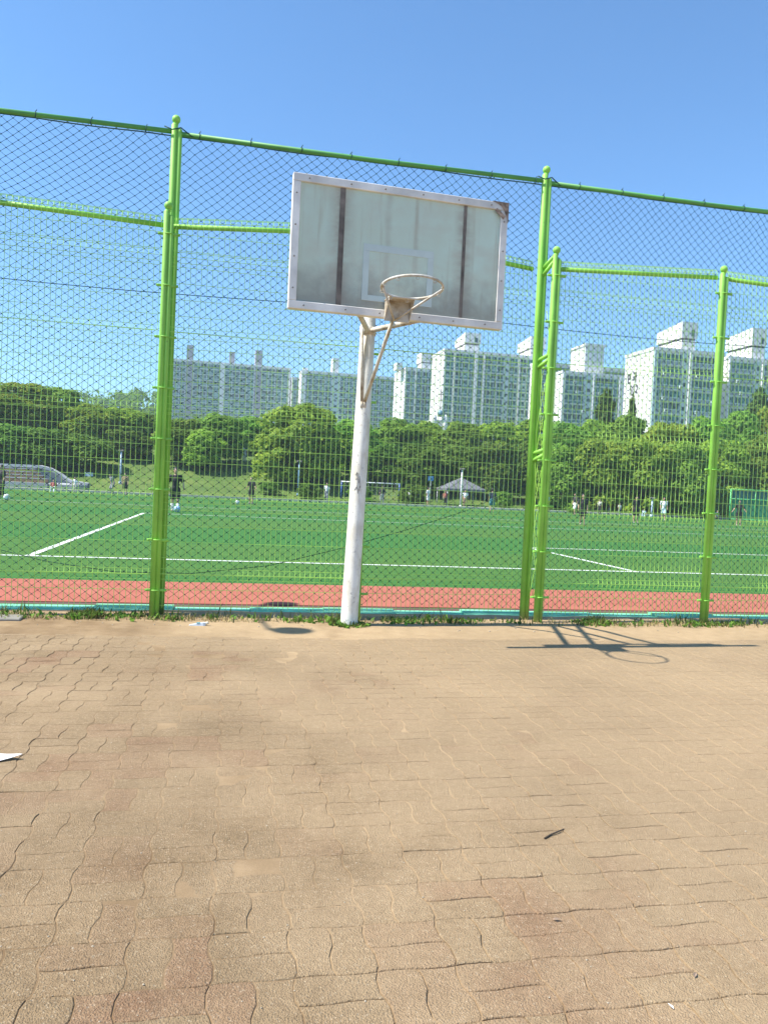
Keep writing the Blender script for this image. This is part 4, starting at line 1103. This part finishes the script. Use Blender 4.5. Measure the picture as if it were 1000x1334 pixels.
# ------------------------------------------------------------------ across the field: terrace, goal, canopy, posts, screen
M['brick'] = simple('brown_brick', (.30, .19, .105), .9, .3, 1.5); M['stone'] = simple('grey_stone', (.40, .41, .42), .9, .15, 1.0)
tp = gpt(-40, 640); D0 = 57.2
o0 = at(-45, 646, D0)
terr = thing('stone_terrace', 'curved grey stone terrace with brown brick tiers at the left edge of the field', 'terrace', (o0[0], o0[1], 0), R(8))
def tx(px, py): q = at(px, py, D0 + (px + 45) * .009); return (q[0] - o0[0]) / math.cos(R(8)), q[2]
X1, _ = tx(92, 640)
b = MB(); b.box((-3, 0, -.1), (X1 - 1.6, .8, .52)); b.build('base_wall', M['stone'], terr)
for k in range(4):
    b = MB(); b.box((-3, .82 + k * .55, -.1), (X1 - 1.9 - k * .45, 1.35 + k * .55, .56 + .24 * (k + 1)), bev=.03); b.build('brick_tier', M['brick'], terr)
    b = MB(); b.box((-3, .80 + k * .55, .563 + .24 * (k + 1)), (X1 - 1.86 - k * .45, 1.37 + k * .55, .62 + .24 * (k + 1))); b.build('tier_cap', M['stone'], terr)
prof = [(-3, 1.62), (tx(36, 608)[0], 1.66), (tx(50, 612)[0], 1.5), (tx(64, 620)[0], 1.1), (tx(76, 629)[0], .62), (tx(90, 633)[0], .5), (tx(104, 634)[0], .4)]
b = MB()
for (xa, za), (xb, zb_) in zip(prof[:-1], prof[1:]):
    b.add([(xa, 3.2, -.1), (xb, 3.2, -.1), (xb, 3.2, zb_), (xa, 3.2, za), (xa, 3.7, -.1), (xb, 3.7, -.1), (xb, 3.7, zb_), (xa, 3.7, za)], [(0, 1, 2, 3), (5, 4, 7, 6), (3, 2, 6, 7)])
    b.add([(xa, 2.9, za), (xb, 2.9, zb_), (xb, 2.9, zb_ + .22), (xa, 2.9, za + .22), (xa, 3.9, za), (xb, 3.9, zb_), (xb, 3.9, zb_ + .22), (xa, 3.9, za + .22)], [(0, 1, 2, 3), (5, 4, 7, 6), (3, 2, 6, 7), (0, 4, 5, 1)])
b.build('coping_wall', M['stone'], terr)
b = MB(); b.box((X1 - 1.58, .1, -.1), (X1 + .6, 3.1, .55), bev=.1); b.build('end_plinth', M['stone'], terr)

gA, gB = gpt(444, 653.0), gpt(519, 656.5)
gl = float(np.linalg.norm((gB - gA)[:2])); ga = math.atan2(gB[1] - gA[1], gB[0] - gA[0])
M['post_w'] = simple('white_metal', (.75, .76, .76), .4, .05); M['post_b'] = simple('blue_metal', (.05, .12, .30), .4, .1)
goal = thing('soccer_goal', 'small white soccer goal with blue posts at the far end of the field', 'goal', gA, ga)
GH = 1.75
for x in (0, gl):
    b = MB(); b.tube([(x, 0, 0), (x, 0, GH)], .075, 8); b.build('post', M['post_b'], goal)
    b = MB(); b.tube([(x, 0, GH), (x, .7, GH), (x, 1.3, 0)], .03, 6); b.build('side_frame', M['post_b'], goal)
b = MB(); b.tube([(-.07, 0, GH), (gl + .07, 0, GH)], .06, 8); b.build('crossbar', M['post_w'], goal)
b = MB()
for k in range(16): b.tube([(gl * k / 15, .7, GH), (gl * k / 15, 1.28, .02)], .012, 3, caps=False)
for k in range(6): b.tube([(0, .7 + .58 * k / 5, GH * (1 - k / 5) + .01), (gl, .7 + .58 * k / 5, GH * (1 - k / 5) + .01)], .012, 3, caps=False)
tag(b.build('goal_net', simple('pale_net_cord', (.5, .55, .55), .8, .1), goal), kind='stuff')

cpx = at(600, 636, 67.5); cz = .02
can = thing('canopy_tent', 'grey pyramid canopy tent on thin poles beyond the far touchline', 'canopy', (cpx[0], cpx[1], cz), R(11))
zt, ze = ztop(600, 622, 67.5) - cz, ztop(600, 637, 67.5) - cz; hw_ = 1.75
b = MB(); b.add([(-hw_, -hw_, ze), (hw_, -hw_, ze), (hw_, hw_, ze), (-hw_, hw_, ze), (0, 0, zt), (-hw_, -hw_, ze - .22), (hw_, -hw_, ze - .22), (hw_, hw_, ze - .22), (-hw_, hw_, ze - .22)],
                [(0, 1, 4), (1, 2, 4), (2, 3, 4), (3, 0, 4), (5, 6, 1, 0), (6, 7, 2, 1), (7, 8, 3, 2), (8, 5, 0, 3)]); b.build('roof', simple('grey_canvas', (.13, .135, .15), .8, .1), can)
for sx in (-1, 1):
    for sy in (-1, 1):
        b = MB(); b.tube([(sx * (hw_ - .08), sy * (hw_ - .08), 0), (sx * (hw_ - .08), sy * (hw_ - .08), ze)], .035, 6); b.build('pole', M['post_w'], can)
def mast(px, ybase, ytop, D, r, mat, label, name='lamp_post', cat='lamp post', lamp=False):
    p = at(px, ybase, D); zb = float(bank_z(p[0], p[1])) if D > 62 else 0
    z1 = ztop(px, ytop, D)
    t = thing(name, label, cat, (p[0], p[1], zb))
    b = MB(); b.tube([(0, 0, -.1), (0, 0, z1 - zb)], [r, r * .75], 8); b.build('pole', mat, t)
    b = MB(); b.tube([(0, 0, -.05), (0, 0, .22)], r * 1.5, 8); b.build('base', mat, t)
    b = MB(); b.box((-.22, -.12, z1 - zb), (.22, .12, z1 - zb + .14), bev=.03); b.build('lamp_head', M['concrete'], t)
    return t
M['mast'] = simple('pale_blue_metal', (.40, .50, .60), .4, .08); M['mast_b'] = simple('dull_blue_metal', (.10, .22, .38), .4, .1)
mast(156.5, 640, 588, 66, .09, M['mast'], 'pale blue lamp post on the far touchline left of the double fence post')
mast(388, 650, 602, 67, .09, M['mast_b'], 'dull blue lamp post in front of the big round tree')
mast(599.5, 658, 612, 65, .08, M['post_w'], 'thin white lamp post standing against the canopy tent')
mast(848, 672, 650, 64, .09, M['mast'], 'short pale post beside the player in white')
lp = L(-3.80, 7.395)
lamp = thing('lamp_post', 'double-globe lamp post beyond the left edge, seen only by its round shadows', 'lamp post', lp, R(AL))
b = MB(); b.tube([(0, 0, -.1), (0, 0, .9), (0, 0, .95), (0, 0, 6.05)], [.075, .075, .05, .04], 12); b.build('pole', M['green'], lamp)
b = MB(); b.tube([(0, -.80, 5.75), (0, -.78, 5.66), (0, -.4, 5.60), (0, .4, 5.60), (0, .78, 5.66), (0, .80, 5.75)], .02, 8); b.build('cross_arm', M['green'], lamp)
for sy in (-1, 1):
    b = MB(); b.ball((0, sy * .80, 5.93), .15, 18, 12, sc=(1, 1, 1.1)); b.build('globe', M['paper'], lamp)
def board_sign(px, py, D, wpx, hpx, mat, label, round_=False):
    p = at(px, py, D); zb = float(bank_z(p[0], p[1])); t = thing('sign', label, 'sign', (p[0], p[1], zb))
    hw_, hh_ = wpx * D / 2000, hpx * D / 2000; z = p[2] - zb
    b = MB()
    if round_: b.tube([(0, -.05, z), (0, 0, z)], hw_, 20)
    else: b.box((-hw_, -.05, z - hh_), (hw_, 0, z + hh_), bev=.01)
    b.build('face', mat, t)
    b = MB(); b.tube([(0, .035, -.1), (0, .035, z)], .03, 6); b.build('post', M['post_w'], t)
board_sign(116, 620, 68, 11, 9, simple('pale_blue_board', (.36, .48, .58), .5, .1), 'pale blue board on a post right of the terrace')
board_sign(561, 623.5, 70, 7, 6, simple('blue_board', (.06, .22, .42), .5, .1), 'small blue board among the dark trees left of the canopy')
board_sign(712, 650, 66, 7, 7, simple('blue_round_face', (.05, .28, .60), .5, .1), 'small round blue sign right of the fence step', True)
# green pitch screen at the far right
s0 = at(949, 681, 65); 
scr = thing('pitch_screen', 'green netted screen fence of the neighbouring pitch at the right edge', 'fence', (s0[0], s0[1], 0), R(5))
scz = ztop(949, 637, 65); M['screen'] = simple('green_screen_mesh', (.04, .24, .12), .8, .15, .8); M['screen_post'] = simple('green_screen_post', (.10, .50, .16), .5, .1)
M['screen2'] = simple('dark_teal_screen', (.02, .13, .12), .8, .15, .8)
for k in range(5):
    b = MB(); b.tube([(k * 2.2, 0, 0), (k * 2.2, 0, scz)], .06, 8); b.build('post', M['screen_post'], scr)
    if k < 4:
        b = MB(); b.box((k * 2.2 + .07, -.012, .1), (k * 2.2 + 2.13, .012, scz * .68)); b.build('screen_panel', M['screen'], scr)
        b = MB(); b.box((k * 2.2 + .07, -.012, scz * .70), (k * 2.2 + 2.13, .012, scz - .05)); b.build('screen_panel', M['screen2'], scr)
for z in (.1, scz * .69, scz):
    b = MB(); b.tube([(0, -.03, z), (8.8, -.03, z)], .035, 6); b.build('rail', M['screen_post'], scr)

# ------------------------------------------------------------------ people and balls
M['skin'] = simple('skin', (.52, .32, .22), .55, .06, 8); M['hair'] = simple('black_hair', (.018, .015, .014), .5, .2)
CL = {k: simple('cloth_' + k, c, .85, .1, 9) for k, c in dict(black=(.018, .018, .022), navy=(.03, .04, .075), white=(.75, .76, .78), cream=(.66, .62, .52), grey=(.25, .26, .28), teal=(.06, .20, .22), red=(.40, .12, .10), blue=(.10, .24, .45), pale=(.48, .62, .74), dark=(.05, .045, .045), tan=(.34, .22, .14)).items()}
TMP = []
def soften(b, mat, vox, name, parent, it=3):
    me = b.mesh(name, mat); o = bpy.data.objects.new(name, me); COL.objects.link(o)
    m = o.modifiers.new('r', 'REMESH'); m.mode = 'VOXEL'; m.voxel_size = vox
    s_ = o.modifiers.new('s', 'SMOOTH'); s_.factor = .5; s_.iterations = it
    TMP.append((o, name, mat, parent)); return o
def limb(b, pts, rs, n=8):
    b.tube(pts, rs, n)
    for p, r in zip(pts, rs): b.ball(p, r * .99, 8, 6)
def person(px, py, H, shirt, pants, label, facing=180, pose='stand', long=False, socks=None, ground_z=None, D=None, group=None):
    if D is None: p = gpt(px, py)
    else: p = at(px, py, D); p[2] = float(bank_z(p[0], p[1]))
    P = thing('person', label, 'person', p, R(facing), group or 'people on and around the field')                 # local +y is where the person faces
    S = H
    sit = pose == 'sit'
    hz_ = .20 if sit else .515
    T = np.array
    off = T([0, 0, hz_ - .515])
    bend = {'bend': .62, 'run': .12, 'crouch': .35}.get(pose, 0.02)
    def up(q):                                                          # torso bends forward about the hips
        q = T(q, float); dz = q[2] - .515; c, s = math.cos(bend), math.sin(bend)
        return T([q[0], (q[1]) * c + dz * s, .515 + dz * c - q[1] * s]) + off
    hip = [T([sx * .052, 0, .50]) + off for sx in (-1, 1)]
    if pose == 'run': kn = [T([-.055, .09, .30]), T([.055, -.03, .28])]; an = [T([-.055, .05, .06]), T([.06, -.20, .12])]
    elif pose == 'kick': kn = [T([-.06, .06, .285]), T([.055, .0, .28])]; an = [T([-.065, .10, .045]), T([.06, -.01, .045])]
    elif pose == 'walk': kn = [T([-.05, .06, .285]), T([.05, -.01, .28])]; an = [T([-.05, .07, .045]), T([.05, -.11, .05])]
    elif sit: kn = [T([-.09, .22, .30]), T([.09, .22, .29])]; an = [T([-.08, .30, .05]), T([.09, .29, .05])]
    elif pose == 'crouch': kn = [T([-.08, .10, .27]), T([.08, .10, .27])]; an = [T([-.07, .0, .045]), T([.07, .0, .045])]
    else: kn = [T([-.06, .012, .285]), T([.06, .012, .285])]; an = [T([-.066, -.005, .045]), T([.066, -.005, .045])]
    sh = [up([sx * .108, 0, .80]) for sx in (-1, 1)]
    A = {'run': ([-.135, -.06, .66], [-.10, .06, .62], [.135, .06, .66], [.09, .15, .70]), 'kick': ([-.165, .0, .66], [-.19, .05, .53], [.16, -.03, .66], [.17, .05, .54]),
         'bend': ([-.12, .04, .64], [-.11, .12, .53], [.12, .04, .64], [.11, .12, .53]), 'wide': ([-.17, .0, .67], [-.24, .03, .56], [.17, .0, .67], [.24, .03, .57])}.get(pose, ([-.135, -.01, .65], [-.14, .04, .52], [.135, -.01, .65], [.14, .04, .52]))
    el = [up(A[0]), up(A[2])]; wr = [up(A[1]), up(A[3])]
    b = MB()
    limb(b, [off + T([0, 0, .50]), up([0, .0, .58]), up([0, .005, .70]), up([0, 0, .79])], [.074, .068, .080, .060])
    limb(b, [up([-.105, 0, .795]), up([.105, 0, .795])], [.038, .038])
    limb(b, [up([0, 0, .80]), up([0, .006, .875])], [.034, .030])
    b.ball(up([0, .012, .935]), .058, 12, 9, sc=(.82, .98, 1.12)); b.ball(up([0, .072, .928]), .012, 6, 5, sc=(.8, 1, 1.2))
    b.ball(up([0, .035, .895]), .034, 8, 6)
    for sx in (-1, 1): b.ball(up([sx * .050, .005, .93]), .014, 6, 5, sc=(.5, .9, 1.2))
    for k in (0, 1):
        limb(b, [hip[k], kn[k], an[k]], [.058, .040, .024]); limb(b, [an[k] + T([0, -.015, -.015]), an[k] + T([0, .075, -.026])], [.022, .018])
        limb(b, [sh[k], el[k], wr[k]], [.036, .027, .018])
        d = wr[k] - el[k]; d /= np.linalg.norm(d); hd = wr[k] + d * .030; b.ball(hd, .021, 8, 6, sc=(.7, 1, 1))
    b.v = [tuple(T(q) * S) for q in b.v]
    body = soften(b, M['skin'], .0125 * S, 'body', P)
    fb = MB()                                                            # four fingers and a thumb, slightly curled
    for k in (0, 1):
        d = wr[k] - el[k]; d /= np.linalg.norm(d); sd = T([0, 1.0, 0]) - d * d[1]; sd /= np.linalg.norm(sd); inn = T([-1.0 if k else 1.0, 0, 0])
        for q, ln in enumerate((.026, .031, .029, .022)):
            r0_ = wr[k] + d * .040 + sd * (.013 - .0085 * q)
            fb.tube([r0_, r0_ + d * ln * .6 + inn * .003, r0_ + d * ln + inn * .010], [.0048, .0043, .0032], 5)
        r0_ = wr[k] + d * .022 + sd * .016; fb.tube([r0_, r0_ + d * .014 + sd * .012, r0_ + d * .028 + sd * .014], [.0055, .005, .0036], 5)
    fb.v = [tuple(T(q) * S) for q in fb.v]; FING.append((fb, P))
    c = MB()                                                             # top
    limb(c, [off + T([0, 0, .50]), up([0, .0, .58]), up([0, .005, .70]), up([0, 0, .785])], [.083, .080, .091, .066]); limb(c, [up([-.105, 0, .795]), up([.105, 0, .795])], [.047, .047])
    for k in (0, 1):
        m_ = wr[k] if long else sh[k] * .30 + el[k] * .70
        pts_ = [sh[k], el[k], wr[k] * .95 + el[k] * .05] if long else [sh[k], m_]; limb(c, pts_, [.047, .040, .030] if long else [.047, .045])
    c.v = [tuple(T(q) * S) for q in c.v]; soften(c, CL[shirt], .0125 * S, 'shirt', P, 2)
    c = MB(); limb(c, [off + T([0, 0, .555]), off + T([0, 0, .49])], [.088, .084])
    for k in (0, 1):
        if long or pants.startswith('+'): limb(c, [hip[k], kn[k], an[k] + (kn[k] - an[k]) * .12], [.070, .052, .038])
        else: limb(c, [hip[k], hip[k] * .2 + kn[k] * .8], [.070, .064])
    c.v = [tuple(T(q) * S) for q in c.v]; soften(c, CL[pants.strip('+')], .0125 * S, 'trousers' if (long or pants.startswith('+')) else 'shorts', P, 2)
    c = MB(); c.ball(up([0, .0, .952]), .062, 12, 8, sc=(.88, 1.0, 1.0)); 
    c.v = [tuple(T(q) * S) for q in c.v]
    n_ = len(c.v); c.f = [f for f in c.f if np.mean([c.v[i][1] - (up([0, .035, .95]) * S)[1] + .5 * ((up([0, 0, .95]) * S)[2] - c.v[i][2]) for i in f]) < .0]; c.m = c.m[:len(c.f)]; c.sm = c.sm[:len(c.f)]
    c.build('hair', M['hair'], P)
    c = MB()
    for sx in (-1, 1): c.ball(up([sx * .020, .064, .942]), .0062, 6, 5)
    c.box(tuple(up([-.014, .0665, .905])), tuple(up([-.014, .0665, .905]) + T([.028, .006, .004])))
    c.v = [tuple(T(q) * S) for q in c.v]; c.build('face', M['hair'], P)
    for k in (0, 1):
        c = MB(); c.ball(an[k] + T([0, .025, -.022]), .03, 10, 6, sc=(.85, 2.0, .78)); c.v = [tuple(T(q) * S) for q in c.v]; c.build('shoe', CL['white' if socks == 'white' else 'grey'], P)
        if socks: 
            c = MB(); limb(c, [an[k], an[k] + (kn[k] - an[k]) * .5], [.030, .038]); c.v = [tuple(T(q) * S) for q in c.v]; c.build('sock', CL[socks], P)
    return P
FING = []
person(227.5, 666, 1.76, 'black', 'black', 'player in black shirt and shorts with a blue ball at his feet', 195, 'kick', socks='white')
person(327, 656.5, 1.62, 'black', 'black', 'player in black walking on the far turf in front of the round tree', 150, 'wide')
person(163, 644.5, 1.55, 'tan', 'black', 'person in tan top and black shorts beside the pale blue lamp post', 170, 'stand')
person(147, 643, 1.5, 'grey', '+grey', 'person in grey crouching left of the pale blue lamp post', 140, 'crouch')
person(285, 644.5, 1.35, 'dark', '+dark', 'child in dark clothes sitting at the foot of the grassy bank', 200, 'sit')
person(425, 653.5, 1.55, 'white', '+grey', 'person in white shirt just left of the basketball pole', 180, 'walk')
person(497, 657, 1.5, 'dark', '+grey', 'keeper in dark top standing inside the small goal', 180, 'stand')
person(533, 657.5, 1.5, 'white', 'white', 'player in white standing right beside the goal post', 120, 'walk')
person(547, 658, 1.5, 'white', 'white', 'player in white bending forward between two others in white', 100, 'bend')
person(557, 659, 1.6, 'white', 'white', 'player in white standing at the right of the white-clad group', 230, 'stand')
person(579, 660, 1.35, 'red', '+dark', 'child in a dull red top left of the canopy pole', 180, 'stand')
person(605, 661.5, 1.5, 'white', 'tan', 'person in white shirt standing under the canopy tent', 180, 'stand')
person(640, 668, 1.66, 'navy', 'teal', 'tall player in navy shirt and teal shorts seen from behind', 10, 'stand')
person(692, 669, 1.35, 'tan', 'white', 'person in tan top seen in the gap of the fence step', 180, 'stand')
person(748, 671, 1.6, 'dark', 'white', 'player in dark top with white shorts, left of the man in black', 120, 'walk')
person(757.5, 684, 1.5, 'black', 'black', 'closest player right of the fence step, all in black, bare calves', 170, 'walk')
person(780, 670, 1.25, 'cream', '+dark', 'person in cream top and dark trousers near the bushy trees', 160, 'stand')
person(793, 669, .95, 'tan', 'grey', 'small child in tan top between two people in cream tops', 170, 'stand')
person(806, 671, 1.0, 'cream', '+grey', 'small child in cream top right of another child', 190, 'stand')
person(827, 681.5, 1.55, 'black', 'black', 'player in black shirt left of the player in white', 180, 'stand')
person(838, 673.5, .95, 'pale', '+pale', 'small person in pale blue sitting by the touchline', 150, 'sit')
person(863, 678, 1.6, 'white', 'pale', 'player in white shirt and pale blue shorts left of the last fence post', 170, 'walk')
person(933, 678, 1.2, 'blue', '+navy', 'person in blue sitting right of the last fence post', 200, 'sit')
person(961, 685, 1.62, 'black', 'black', 'player in black with pale collar in front of the pitch screen', 165, 'wide')
person(70, 642, 1.3, 'red', '+white', 'person in red and white sitting at the right end of the terrace', 190, 'sit')
person(98, 641.5, 1.1, 'white', '+cream', 'small person in white beside the end of the terrace', 170, 'stand')
person(2, 648, 1.6, 'dark', '+dark', 'person in dark clothes at the left edge before the terrace', 150, 'stand')
person(318, 605, 1.7, 'white', '+white', 'person in white high on the bank left of the round tree', 180, 'stand', D=79.5)
bpy.context.view_layer.update()
dg = bpy.context.evaluated_depsgraph_get()
for o, nm, mat, par in TMP:
    me = bpy.data.meshes.new_from_object(o.evaluated_get(dg)); me.name = nm
    me.polygons.foreach_set('use_smooth', np.ones(len(me.polygons), bool))
    o.modifiers.clear(); old = o.data; o.data = me; o.parent = par; bpy.data.meshes.remove(old)
    if not len(me.materials): me.materials.append(mat)
for fb, P in FING: fb.build('fingers', M['skin'], P)
def ball(px, py, r, c, label):
    p = gpt(px, py); p[2] = r; b = MB(); b.ball((0, 0, 0), r, 20, 14); t = thing('soccer_ball', label, 'ball', p, 0, 'soccer balls on the turf')
    b.build('shell', simple('ball_skin_%s' % c, dict(blue=(.35, .55, .80), white=(.75, .78, .82))[c], .4, .05), t)
    b = MB()
    for q in range(9):
        z = 1 - 2 * (q + .5) / 9; a_ = q * 2.4; n_ = np.array([math.sqrt(1 - z * z) * math.cos(a_), math.sqrt(1 - z * z) * math.sin(a_), z]); x_ = np.cross(n_, [.3, .5, .8]); x_ /= np.linalg.norm(x_); y_ = np.cross(n_, x_)
        b.add([n_ * r * 1.004 + (x_ * math.cos(t) + y_ * math.sin(t)) * r * .32 - n_ * r * .045 for t in np.linspace(0, 6.283, 6)[:-1]] , [(0, 1, 2, 3, 4)])
        b.add([n_ * r * 1.012 + (x_ * math.cos(t) + y_ * math.sin(t)) * r * .26 - n_ * r * .03 for t in np.linspace(0, 6.283, 6)[:-1]] , [(0, 1, 2, 3, 4)])
    b.build('patches', M['post_b'] if c == 'blue' else M['bolt'], t)
ball(230.5, 667.5, .13, 'blue', 'blue and white ball at the feet of the player in black')
ball(309, 657, .12, 'white', 'white ball lying left of the walking player in black')
ball(9, 651.5, .14, 'white', 'white ball on the turf at the left edge before the terrace')

# ------------------------------------------------------------------ thin summer haze
hz_m = bpy.data.materials.new('haze_air'); hz_m.use_nodes = True
for n_ in list(hz_m.node_tree.nodes):
    if n_.type == 'BSDF_PRINCIPLED': hz_m.node_tree.nodes.remove(n_)
pv = hz_m.node_tree.nodes.new('ShaderNodeVolumePrincipled'); pv.inputs['Color'].default_value = (.82, .95, 1.0, 1); pv.inputs['Density'].default_value = .0006
hz_m.node_tree.links.new(pv.outputs[0], hz_m.node_tree.nodes['Material Output'].inputs['Volume'])
b = MB(); b.box((-3100, -900, -1.2), (3100, 4100, 75)); hzo = b.build('haze', hz_m); tag(hzo, kind='stuff')
